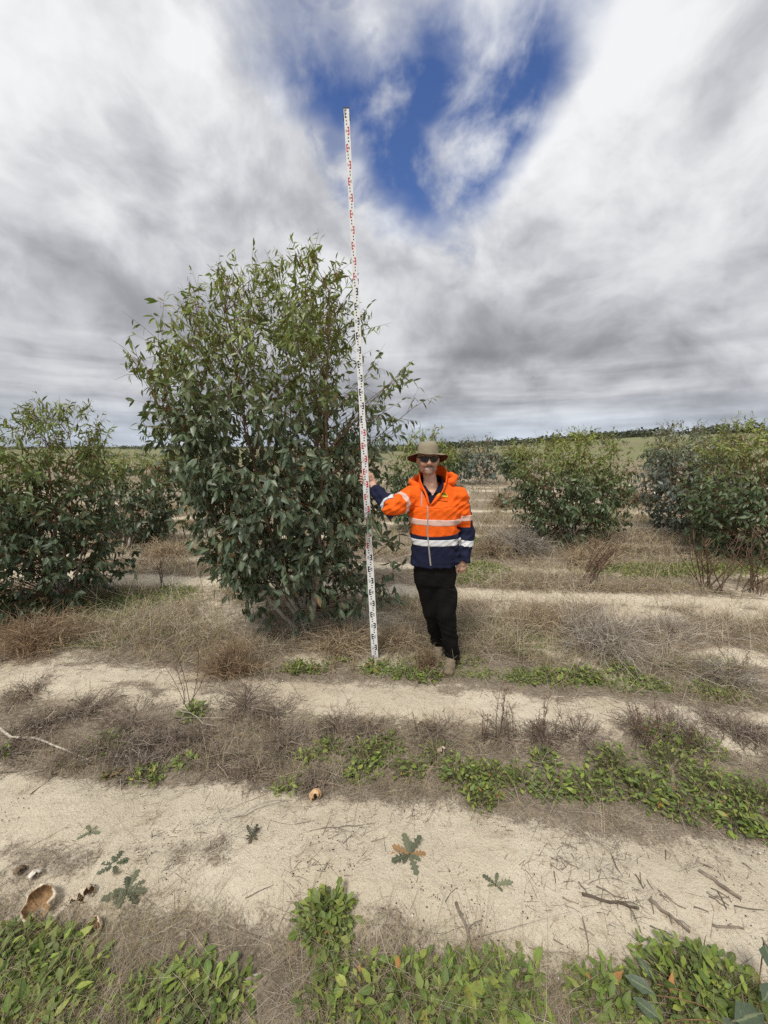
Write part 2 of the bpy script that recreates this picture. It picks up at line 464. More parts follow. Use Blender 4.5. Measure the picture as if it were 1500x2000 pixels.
def eucalypt(seed, base, Yc, rows, label, group, nstems, ntips, sub, lpt, leaf_len, tone, depth=0.8, extra_tips=(), nparts=300, airy=0.0, trunk_r=0.028, upright=0.5, stem_top=0.9, front_clear=None, asp_lo=0.46, thin=1.0, prune=0.55):
    """rows: (py, left px, right px) of the crown outline, put at distance Yc"""
    rng = np.random.default_rng(seed)
    base = np.array([base[0], base[1], float(gz(base[0], base[1])) - 0.03])
    rows = sorted(rows, key=lambda r: -r[0])
    rz = np.array([at(750, r[0], Yc)[2] for r in rows])
    xl = np.array([at(r[1], r[0], Yc)[0] for r in rows]); xr = np.array([at(r[2], r[0], Yc)[0] for r in rows])
    z0, z1 = rz[0], rz[-1]
    # crown sampling, by area of each height
    zs = np.linspace(z0, z1 - 0.9 * leaf_len, 200)
    wid = np.interp(zs, rz, xr) - np.interp(zs, rz, xl)
    pdf = wid ** (1.35) + 0.02; pdf /= pdf.sum()
    z = rng.choice(zs, ntips, p=pdf) + rng.uniform(-0.5, 0.5, ntips) * (zs[1] - zs[0])
    a = rng.uniform(0, 2 * np.pi, ntips)
    r = rng.uniform(0, 1, ntips) ** (0.42)
    cx = (np.interp(z, rz, xr) + np.interp(z, rz, xl)) / 2; hw = (np.interp(z, rz, xr) - np.interp(z, rz, xl)) / 2
    tips = np.stack([cx + hw * r * np.cos(a), Yc + np.maximum(hw, 0.25) * depth * r * np.sin(a), z], 1)
    # lumpy outline: pull some sectors in
    lump = fbm(a * 1.6 + seed, z * 1.3, 1.6, seed, 3)
    pull = 1 - 0.22 * sst(lump, 0.45, 0.75)
    tips[:, 0] = cx + (tips[:, 0] - cx) * pull; tips[:, 1] = Yc + (tips[:, 1] - Yc) * pull
    if len(extra_tips):
        tips = np.concatenate([tips, np.asarray(extra_tips, float)])
    # gaps between the leafy boughs
    gp = fbm(tips[:, 0] + 0.6 * tips[:, 1] + seed, tips[:, 2], 2.6 / max(0.35, (z1 - z0) / 3.0) ** 0.5, seed + 9, 2)
    tips = tips[rng.uniform(0, 1, len(tips)) > prune * (1 - sst(gp, 0.36, 0.52))]
    tips = tips[rng.uniform(0, 1, len(tips)) > (0.55 if Yc < 4 else 0.3) * (1 - sst((tips[:, 2] - z0) / (z1 - z0), 0.05, 0.36))]
    if airy:
        keep = rng.uniform(0, 1, len(tips)) > airy * sst(tips[:, 2], z0 + 0.55 * (z1 - z0), z1)
        tips = tips[keep]
    # stems
    K = 14
    tops = []
    for i in range(nstems):
        zt = z0 + (z1 - z0) * (rng.uniform(stem_top - 0.26, stem_top - 0.04))
        c = (np.interp(zt, rz, xr) + np.interp(zt, rz, xl)) / 2; h = (np.interp(zt, rz, xr) - np.interp(zt, rz, xl)) / 2
        f = (i + 0.5) / nstems * 2 - 1
        tops.append([c + h * (f * 0.75 + rng.uniform(-.12, .12)), Yc + h * depth * rng.uniform(-0.7, 0.7), zt])
    tops = np.array(tops)
    b0 = base + np.stack([rng.uniform(-.05, .05, nstems), rng.uniform(-.05, .05, nstems), np.zeros(nstems)], 1)
    ctl = b0 * 0.45 + tops * 0.55; ctl[:, 2] = b0[:, 2] * 0.72 + tops[:, 2] * 0.28
    ctl[:, :2] += rng.normal(0, 0.05, (nstems, 2))
    stems = bezier(b0, ctl, tops, K)
    stems[:, 1:-1] += rng.normal(0, 0.012, (nstems, K - 2, 3))
    sr = trunk_r * rng.uniform(0.6, 1.1, nstems)[:, None] * np.linspace(1, 0.10, K)[None] ** 0.9
    sV, sF = tubes(stems, np.maximum(sr, 0.0025), 6)
    hf = np.tile(np.repeat(np.linspace(0, 1, K), 6), nstems)[:, None]
    pale, brown = np.array([0.40, 0.36, 0.31]), np.array([0.16, 0.10, 0.065])
    scol = pale * (1 - sst(hf, 0.25, 0.7)) + brown * sst(hf, 0.25, 0.7)
    # primary branches: each tip to the best stem point below it
    sp_ = stems[:, 2:].reshape(-1, 3)
    dv = tips[:, None, :] - sp_[None]
    hd = np.hypot(dv[..., 0], dv[..., 1])
    cost = np.linalg.norm(dv, axis=2) + 3.0 * np.maximum(0, upright * hd + 0.03 - dv[..., 2])
    at_ = sp_[np.argmin(cost, 1)]
    ln = np.linalg.norm(tips - at_, axis=1)
    ctl = at_ * 0.5 + tips * 0.5 + np.array([0, 0, 0.22]) * ln[:, None] * rng.uniform(-0.2, 1.0, len(tips))[:, None] + rng.normal(0, 0.04, (len(tips), 3)) * ln[:, None]
    br = bezier(at_, ctl, tips, 6)
    brr = np.clip(ln * 0.006, 0.0022, 0.008)[:, None] * np.linspace(1, 0.35, 6)[None] * thin
    bV, bF = tubes(br, brr, 3)
    # twigs round each tip
    nt = len(tips)
    out = tips - np.stack([np.interp(tips[:, 2], rz, (xl + xr) / 2), np.full(nt, Yc), tips[:, 2]], 1)
    out = unit(out + 1e-4)
    hrel = np.clip((tips[:, 2] - z0) / (z1 - z0), 0, 1)
    rep = np.repeat(np.arange(nt), sub)
    tdir = unit(br[:, -1] - br[:, -2])[rep] * 0.7 + out[rep] * 0.35 + rng.normal(0, 0.55, (len(rep), 3))
    tdir[:, 2] += (0.75 * sst(hrel, 0.55, 0.95) - 0.28 * (1 - sst(hrel, 0.1, 0.5)))[rep]
    tdir = unit(tdir)
    tl = rng.uniform(0.7, 1.3, len(rep)) * leaf_len * 2.5 * (1 - 0.30 * sst(hrel[rep], 0.75, 1.0))
    fpos = rng.uniform(0.55, 1.0, len(rep))
    k0 = np.minimum((fpos * 5).astype(int), 4); ff = fpos * 5 - k0
    ts0 = br[rep, k0] * (1 - ff)[:, None] + br[rep, k0 + 1] * ff[:, None]
    te = ts0 + tdir * tl[:, None]
    tw = bezier(ts0, ts0 * .5 + te * .5 + rng.normal(0, 0.12, (len(rep), 3)) * tl[:, None] + np.array([0, 0, .06]) * tl[:, None], te, 5)
    tV, tF = tubes(tw[:, ::2], np.tile(np.linspace(1, 0.35, 3) * 0.0021 * thin, (len(rep), 1)), 3)
    # leaves
    n = len(rep) * lpt
    ri = np.repeat(np.arange(len(rep)), lpt)
    u = rng.uniform(0.12, 1.0, n)
    k0 = np.minimum((u * 4).astype(int), 3); ff = u * 4 - k0
    lb = tw[ri, k0] * (1 - ff)[:, None] + tw[ri, k0 + 1] * ff[:, None]
    tt = unit(tw[ri, k0 + 1] - tw[ri, k0])
    hr = np.clip((lb[:, 2] - z0) / (z1 - z0), 0, 1.05)
    ld = tt * rng.uniform(0.1, 0.8, n)[:, None] + rng.normal(0, 0.55, (n, 3)) + np.array([0, 0, -0.85])
    tipleaf = sst(hr, 0.72, 1.0) * (u > 0.6)
    ld[:, 2] += tipleaf * 0.9
    ld = unit(ld)
    radial = lb - np.stack([np.interp(lb[:, 2], rz, (xl + xr) / 2), np.full(n, Yc), lb[:, 2] - 0.25], 1)
    nr = unit(unit(radial) * 0.7 + rng.normal(0, 0.55, (n, 3)) + np.array([0, 0, 0.35]))
    nr = unit(nr - ld * np.sum(nr * ld, 1, keepdims=True))
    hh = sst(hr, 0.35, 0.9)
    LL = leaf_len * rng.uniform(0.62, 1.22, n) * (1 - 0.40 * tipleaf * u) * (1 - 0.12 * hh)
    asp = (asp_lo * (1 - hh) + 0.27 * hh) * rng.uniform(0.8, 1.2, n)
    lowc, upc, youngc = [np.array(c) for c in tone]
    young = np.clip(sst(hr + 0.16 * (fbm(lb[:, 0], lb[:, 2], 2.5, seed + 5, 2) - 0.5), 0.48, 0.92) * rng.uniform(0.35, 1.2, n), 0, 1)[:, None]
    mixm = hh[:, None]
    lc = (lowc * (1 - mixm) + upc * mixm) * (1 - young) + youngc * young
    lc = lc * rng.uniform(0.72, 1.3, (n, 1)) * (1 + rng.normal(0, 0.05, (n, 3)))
    odd = rng.uniform(0, 1, n) < 0.012
    lc[odd] = np.array([0.22, 0.13, 0.06])
    ok = lb[:, 2] > gz(lb[:, 0], lb[:, 1]) + 0.08
    if front_clear is not None:
        ok &= front_clear(lb + ld * (LL / 2)[:, None])
    lb, ld, nr, LL, WW, lc = lb[ok], ld[ok], nr[ok], LL[ok], (LL * asp)[ok], lc[ok]
    lc = np.clip(lc, 0.012, 0.6)
    # leaves that show largest: nearest the viewer's side and turned to it
    camv = np.array([0, 0, CAM_H]) - lb
    dist_ = np.linalg.norm(camv, axis=1)
    face = np.abs(np.sum(unit(camv) * nr, 1))
    score = LL * WW * face / dist_ ** 2 * (1 + 0.9 * sst(Yc - lb[:, 1], 0.0, 0.9))
    sel = np.argsort(-score)[:min(nparts, len(lb) // 6)] if nparts else np.array([], int)
    rest = np.ones(len(lb), bool); rest[sel] = False
    root = thing('eucalypt_tree', label, 'tree', base, group)
    link('trunk', mesh_np('trunk', sV - base, [sF], np.concatenate([scol, np.zeros((len(scol), 1))], 1)), M_BARK, root)
    bc = np.tile(np.array([0.15, 0.095, 0.06]), (len(bV), 1)); tcx = np.tile(np.array([0.24, 0.115, 0.05]), (len(tV), 1))
    V, Fc, Cc = join([(bV, bF, bc), (tV, tF, tcx)])
    link('branch_work', mesh_np('branch_work', V - base, Fc, Cc), M_BARK, root, kind='stuff')
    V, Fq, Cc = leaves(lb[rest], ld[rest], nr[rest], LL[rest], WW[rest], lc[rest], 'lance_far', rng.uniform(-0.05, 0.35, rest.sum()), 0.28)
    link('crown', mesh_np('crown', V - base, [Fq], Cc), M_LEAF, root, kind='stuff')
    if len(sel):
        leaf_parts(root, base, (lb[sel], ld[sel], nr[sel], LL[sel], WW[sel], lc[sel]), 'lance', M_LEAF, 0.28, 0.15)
    return root

GREYGREEN = ((0.098, 0.132, 0.084), (0.106, 0.146, 0.064), (0.220, 0.265, 0.050))
DEEPGREEN = ((0.056, 0.086, 0.046), (0.078, 0.114, 0.044), (0.200, 0.250, 0.050))
BLUEGREEN = ((0.118, 0.145, 0.130), (0.125, 0.150, 0.125), (0.19, 0.21, 0.12))
OLIVE = ((0.080, 0.118, 0.056), (0.115, 0.158, 0.052), (0.250, 0.290, 0.058))

# the tall tree behind the staff
YM = 3.62
MAIN_ROWS = [(510, 560, 668), (535, 440, 690), (570, 392, 700), (620, 345, 708), (670, 300, 705), (730, 290, 708), (790, 322, 715), (850, 335, 760),
             (910, 325, 770), (980, 360, 775), (1040, 395, 755), (1090, 440, 735), (1140, 470, 705), (1185, 505, 660), (1215, 540, 620)]
ext = [at(px, py, YM + dy) for px, py, dy in ((740, 705, -.1), (765, 690, -.1), (790, 720, -.15), (775, 745, 0), (800, 775, -.1), (815, 790, -.1), (790, 800, .1), (760, 770, 0), (755, 800, .1), (785, 830, 0),
       (730, 780, .1), (740, 815, -.1), (770, 850, -.1), (715, 610, .1), (722, 640, 0), (325, 690, 0), (315, 720, -.1), (318, 745, 0))]
# boughs that reach in front of the staff and beside the forearm
ext += [at(px, py, 3.42) for px, py in ((742, 1120), (755, 1145), (728, 1150), (748, 1165), (705, 1170), (738, 1100), (690, 1190), (765, 1120))]
ext += [at(px, py, y_) for px, py, y_ in ((735, 985, 2.98), (722, 1000, 2.95), (712, 1020, 2.93), (745, 1030, 2.98), (700, 1040, 2.92), (722, 1030, 2.96), (760, 1040, 3.02), (690, 1010, 2.95), (775, 1050, 3.06))]
def main_clear(p):
    # keep the staff's face clear except where the bough crosses it; keep leaves off the man
    pxx = 750 + F_PX * p[:, 0] / (p[:, 1] * CP - (p[:, 2] - CAM_H) * SP)
    pyy = 1000 - F_PX * (p[:, 1] * SP + (p[:, 2] - CAM_H) * CP) / (p[:, 1] * CP - (p[:, 2] - CAM_H) * SP)
    sx = 676.5 + (733 - 676.5) * (pyy - 215) / (1281 - 215)
    infront = p[:, 1] < 3.16
    cross = (pyy > 985) & (pyy < 1052)
    bad = infront & (np.abs(pxx - sx) < 22) & ~cross
    man = (p[:, 1] < 3.25) & (pxx > 790) & (pyy > 880)
    arm = infront & (pxx > 700) & (pyy > 905) & (pyy < 970)
    return ~(bad | man | arm | (pxx < 240))
b = gnd(600, 1246)
eucalypt(11, (b[0], 3.52), YM, MAIN_ROWS, 'tallest grey green eucalypt, bushy to the ground, standing right behind the measuring staff', 'eucalypts planted in rows',
         10, 1020, 4, 6, 0.092, GREYGREEN, 0.85, ext, 300, 0.04, 0.030, 0.7, 0.93, main_clear)
# left neighbour
eucalypt(23, (gnd(105, 1195)[0], 4.1), 4.15, [(775, 105, 160), (800, 55, 185), (840, 0, 198), (890, -40, 190), (950, -60, 205), (1020, -80, 228), (1080, -80, 248), (1130, -70, 240), (1170, -40, 190), (1195, 20, 140)],
         'dark green bushy eucalypt with pale new tips over a brown dead bush', 'eucalypts planted in rows', 7, 560, 4, 6, 0.090, DEEPGREEN, 0.8, [at(250, 1100, 3.9), at(262, 1112, 3.9), at(215, 850, 4.1)], 250, 0.2, 0.026, 0.6)
eucalypt(37, (gnd(275, 1062)[0], 6.6), 6.9, [(878, 245, 275), (895, 215, 318), (930, 205, 332), (980, 200, 340), (1030, 205, 335), (1062, 235, 315)],
         'smaller eucalypt in the second row between the left bush and the tall tree', 'eucalypts planted in rows', 5, 190, 4, 5, 0.11, DEEPGREEN, 0.8, (), 60, 0.1, 0.022)
# right of the man
eucalypt(41, (gnd(1105, 1058)[0], 7.0), 7.2, [(836, 1130, 1165), (850, 1065, 1190), (880, 1018, 1212), (920, 1000, 1222), (970, 995, 1228), (1010, 1005, 1225), (1045, 1050, 1190)],
         'rounded green eucalypt standing alone with yellowish top, right of the man in orange', 'eucalypts planted in rows', 6, 520, 4, 5, 0.10, OLIVE, 0.85, (), 150, 0.1, 0.024)
eucalypt(43, (gnd(1340, 1048)[0], 7.4), 7.7, [(818, 1300, 1395), (845, 1280, 1425), (890, 1262, 1450), (940, 1245, 1450), (985, 1252, 1440), (1030, 1310, 1420)],
         'blue grey eucalypt with silvery leaves beside the yellow topped right hand tree', 'eucalypts planted in rows', 5, 420, 4, 5, 0.11, BLUEGREEN, 0.85, (), 120, 0.25, 0.022)
eucalypt(47, (gnd(1490, 1090)[0], 5.7), 6.1, [(812, 1450, 1530), (845, 1400, 1570), (890, 1375, 1600), (950, 1350, 1630), (1010, 1338, 1650), (1055, 1360, 1640), (1085, 1420, 1580)],
         'broad yellow topped eucalypt with grey green skirt behind dark bare stems', 'eucalypts planted in rows', 6, 540, 4, 5, 0.10, OLIVE, 0.8, (), 150, 0.15, 0.024)
# behind the man
eucalypt(53, (gnd(818, 1020)[0], 8.2), 8.3, [(835, 822, 845), (855, 795, 862), (890, 765, 880), (940, 755, 885), (990, 760, 880), (1020, 790, 850)],
         'yellow green eucalypt between the tall tree and the man in the hat', 'eucalypts planted in rows', 5, 230, 4, 5, 0.125, OLIVE, 0.8, (), 60, 0.1, 0.022)
FAR = [(61, 937, 933, 19.0, [(856, 930, 950), (880, 905, 970), (905, 885, 988), (928, 890, 980)], BLUEGREEN, 'blue green sapling tree with narrow spire top in front of the pale track'),
       (67, 1015, 930, 15.5, [(868, 992, 1022), (890, 982, 1030), (925, 990, 1025)], OLIVE, 'green eucalypt half hidden behind the rounded lone eucalypt'),
       (73, 880, 928, 17.0, [(880, 868, 896), (905, 858, 902), (925, 865, 900)], DEEPGREEN, 'low dark bush behind the hat brim of the man'),
       (79, 350, 935, 20.0, [(885, 335, 372), (905, 322, 385), (932, 330, 375)], OLIVE, 'olive bush on the plain behind the tall tree'),
       (83, 215, 930, 24.0, [(893, 195, 240), (910, 180, 255), (928, 190, 245)], OLIVE, 'pale olive bush on the plain behind the left hand tree'),
       (89, 1295, 905, 27.0, [(866, 1280, 1310), (885, 1270, 1320), (903, 1278, 1312)], OLIVE, 'small yellow green bush on the slope beyond the silvery tree')]
for sd_, px, py, yy, rws, tn, lb_ in FAR:
    q = gnd(px, py)
    eucalypt(sd_, (at(px, py, yy)[0], yy), yy, rws, lb_, 'eucalypts planted in rows', 4, 110, 3, 5, 0.012 * yy, tn, 0.8, (), 0, 0.1, 0.02, thin=2.0)

# far scrub on the ridge and along the horizon: one mass of leafy clumps
rng = np.random.default_rng(5)
parts = []
def clumps(n, azlo, azhi, dlo, dhi, slo, shi, tone, per=26):
    az = rng.uniform(azlo, azhi, n); d = rng.uniform(dlo, dhi, n)
    x, y = np.sin(az) * d, np.cos(az) * d
    s = rng.uniform(slo, shi, n)
    c = np.stack([x, y, gz(x, y) + s * 0.55], 1)
    ri = np.repeat(np.arange(n), per)
    dirs = unit(rng.normal(0, 1, (n * per, 3)))
    lb = c[ri] + dirs * (s[ri] * rng.uniform(0.5, 1, n * per))[:, None] * np.array([1.15, 1.15, 0.62])
    col = (np.array(tone) * rng.uniform(0.7, 1.35, (n, 1)))[ri] * rng.uniform(0.75, 1.25, (n * per, 1))
    nr = unit(dirs + rng.normal(0, .5, dirs.shape) + np.array([0, 0, .4]))
    dd = unit(np.cross(nr, rng.normal(0, 1, nr.shape)))
    L = s[ri] * rng.uniform(0.36, 0.58, n * per)
    parts.append(leaves(lb, dd, nr, L, L * 0.7, col, 'chip', 0.1, 0.1))
clumps(620, -0.05, 1.05, 225, 330, 2.2, 4.0, (0.050, 0.060, 0.036))
clumps(90, 0.02, 1.05, 130, 215, 0.9, 1.7, (0.058, 0.066, 0.036))
clumps(26, 0.05, 1.0, 60, 120, 0.4, 0.8, (0.075, 0.082, 0.045))
clumps(420, -1.05, 0.05, 480, 620, 2.2, 4.0, (0.055, 0.066, 0.045), 24)
clumps(130, -1.05, -0.1, 70, 160, 0.5, 1.0, (0.095, 0.11, 0.05), 30)
V, Fc, Cc = join(parts)
o = link('scrub', mesh_np('scrub', V, Fc, Cc), M_LEAF, kind='stuff')
tag(o, 'dark far off scrub along the ridge and the horizon', 'scrub')
# ================================================================== MEASURING STAFF
ST_B = np.array([gnd(733, 1281)[0], 3.09, 0.0]); ST_B[2] = float(gz(ST_B[0], ST_B[1])) - 0.01
ST_T = at(676.5, 214, 3.03)
ST_AX = unit(ST_T - ST_B); ST_LEN = float(np.linalg.norm(ST_T - ST_B))
ST_S = unit(np.cross(ST_AX, np.array([0, 1.0, 0])))        # to the right, seen from the front
ST_S = ST_S if ST_S[0] > 0 else -ST_S
ST_N = np.cross(ST_S, ST_AX); ST_N = ST_N if ST_N[1] < 0 else -ST_N   # toward the viewer
M_STW = plain_mat('staff_white_enamel', (0.80, 0.81, 0.82), 0.35, 0.5, 0.05, 8)
M_STK = plain_mat('staff_black_print', (0.022, 0.022, 0.025), 0.45, 0.4, 0.1, 20)
M_STR = plain_mat('staff_red_print', (0.46, 0.035, 0.045), 0.45, 0.4, 0.1, 20)
M_PLAST = plain_mat('black_plastic', (0.02, 0.02, 0.022), 0.4, 0.5, 0.1, 30)
M_ALU = plain_mat('staff_aluminium', (0.55, 0.56, 0.58), 0.4, 0.5, 0.08, 25, metallic=0.8)
staff = thing('measuring_staff', 'tall white telescopic measuring staff with red and black marks held by the man', 'staff', ST_B)
def spt(s, u, n):                                            # along, across, toward viewer (relative to the staff's foot)
    return ST_AX * s + ST_S * u + ST_N * n
SECT = [(0.0, 1.035, 0.056, 0.030), (1.035, 2.025, 0.050, 0.026), (2.025, 3.02, 0.0435, 0.022), (3.02, ST_LEN, 0.036, 0.018)]
TOTAL_M = 4.055
SC = ST_LEN / TOTAL_M
EDG = np.array([0, 0.13, 0.30, 0.50, 0.70, 0.87, 1.0])
for si, (s0, s1, w, dp) in enumerate(SECT):
    r0, r1 = s0 / SC, s1 / SC
    lines = sorted(set([round(r0, 4), round(r1, 4)] + [k / 100 for k in range(int(r0 * 100) + 1, int(r1 * 100) + 1) if r0 < k / 100 < r1]))
    lines = np.array(lines)
    bm = bmesh.new()
    grid = [[bm.verts.new(spt(l * SC, (e - 0.5) * w, dp / 2)) for e in EDG] for l in lines]
    for i in range(len(lines) - 1):
        mid = (lines[i] + lines[i + 1]) / 2
        dm = int(mid * 10); cm = int(mid * 100) % 10
        left = dm % 2 == 0
        ink = 2 if int(mid) % 2 == 1 else 1
        for j in range(6):
            jj = j if left else 5 - j
            mi = 0
            if cm < 5:
                if jj == 1 or (jj == 2 and cm in (0, 2, 4)): mi = ink
            elif cm in (6, 8):
                if jj == 3: mi = 1
            f = bm.faces.new((grid[i][j], grid[i][j + 1], grid[i + 1][j + 1], grid[i + 1][j]))
            f.material_index = mi
    # sides and back
    bl = [bm.verts.new(spt(l * SC, -w / 2, -dp / 2)) for l in lines]; brr_ = [bm.verts.new(spt(l * SC, w / 2, -dp / 2)) for l in lines]
    for i in range(len(lines) - 1):
        bm.faces.new((bl[i], grid[i][0], grid[i + 1][0], bl[i + 1]))
        bm.faces.new((grid[i][6], brr_[i], brr_[i + 1], grid[i + 1][6]))
        bm.faces.new((brr_[i], bl[i], bl[i + 1], brr_[i + 1]))
    bm.faces.new([brr_[-1], bl[-1]] + grid[-1])
    bm.faces.new([bl[0], brr_[0]] + grid[0][::-1])
    bmesh.ops.recalc_face_normals(bm, faces=bm.faces)
    me = bpy.data.meshes.new('staff_section'); bm.to_mesh(me); bm.free()
    for mm in (M_STW, M_STK, M_STR): me.materials.append(mm)
    sec = link('staff_section', me, None, staff)
    # small figures beside the bars
    tv, tf, off = [], [], 0
    cu = bpy.data.curves.new('figures', 'FONT'); cu.size = 1.0; cu.align_x = 'CENTER'; cu.align_y = 'CENTER'; cu.resolution_u = 2
    co = bpy.data.objects.new('figures', cu); COL.objects.link(co)
    for dm in range(int(math.ceil(r0 * 10)), int(r1 * 10)):
        cu.body = '%d' % dm if dm >= 10 else '0%d' % dm
        dg = bpy.context.evaluated_depsgraph_get(); dg.update()
        em = co.evaluated_get(dg).to_mesh()
        left = dm % 2 == 0
        uc = (0.28 if not left else -0.28) * -w if False else (0.17 * w if left else -0.17 * w)
        vv = np.array([v.co[:] for v in em.vertices])
        tri = []
        for p_ in em.polygons:
            vs = list(p_.vertices)
            for q in range(1, len(vs) - 1): tri.append((vs[0], vs[q], vs[q + 1]))
        h_ = 0.021 * w / 0.05
        P_ = np.array([spt((dm / 10 + 0.025) * SC + x * h_ * 1.25, uc - y * h_, dp / 2 + 0.0012) for x, y, _ in vv])
        tv.append(P_); tf.append(np.array(tri) + off); off += len(P_)
        co.evaluated_get(dg).to_mesh_clear()
    bpy.data.objects.remove(co)
    if tv:
        o = link('scale_figures', mesh_np('scale_figures', np.concatenate(tv), [np.concatenate(tf)], smooth=False), M_STK if si in (0, 2) else M_STR, sec, kind='stuff')
def pbox(name, s0, s1, u0, u1, n0, n1, mat, parent):
    bm = bmesh.new()
    vs = [bm.verts.new(spt(s, u, n)) for s in (s0, s1) for u in (u0, u1) for n in (n0, n1)]
    for f in ((0, 1, 3, 2), (4, 6, 7, 5), (0, 4, 5, 1), (2, 3, 7, 6), (0, 2, 6, 4), (1, 5, 7, 3)):
        bm.faces.new([vs[i] for i in f])
    bmesh.ops.recalc_face_normals(bm, faces=bm.faces)
    bmesh.ops.bevel(bm, geom=list(bm.edges), offset=0.0012, segments=1, affect='EDGES')
    me = bpy.data.meshes.new(name); bm.to_mesh(me); bm.free()
    return link(name, me, mat, parent)
for s_, w in ((1.035, 0.050), (2.025, 0.0435), (3.02, 0.036), (ST_LEN - 0.05, 0.036)):
    for sg in (-1, 1):
        a_, b_ = sorted((sg * (w / 2 + 0.0005), sg * (w / 2 + 0.006)))
        pbox('clamp_lug', s_ - 0.012, s_ + 0.022, a_, b_, -0.010, 0.008, M_PLAST, staff)
pbox('end_cap', ST_LEN - 0.001, ST_LEN + 0.009, -0.0195, 0.0195, -0.0105, 0.0105, M_PLAST, staff)
pbox('foot_plate', -0.004, 0.014, -0.030, 0.030, -0.0165, 0.0165, M_ALU, staff)

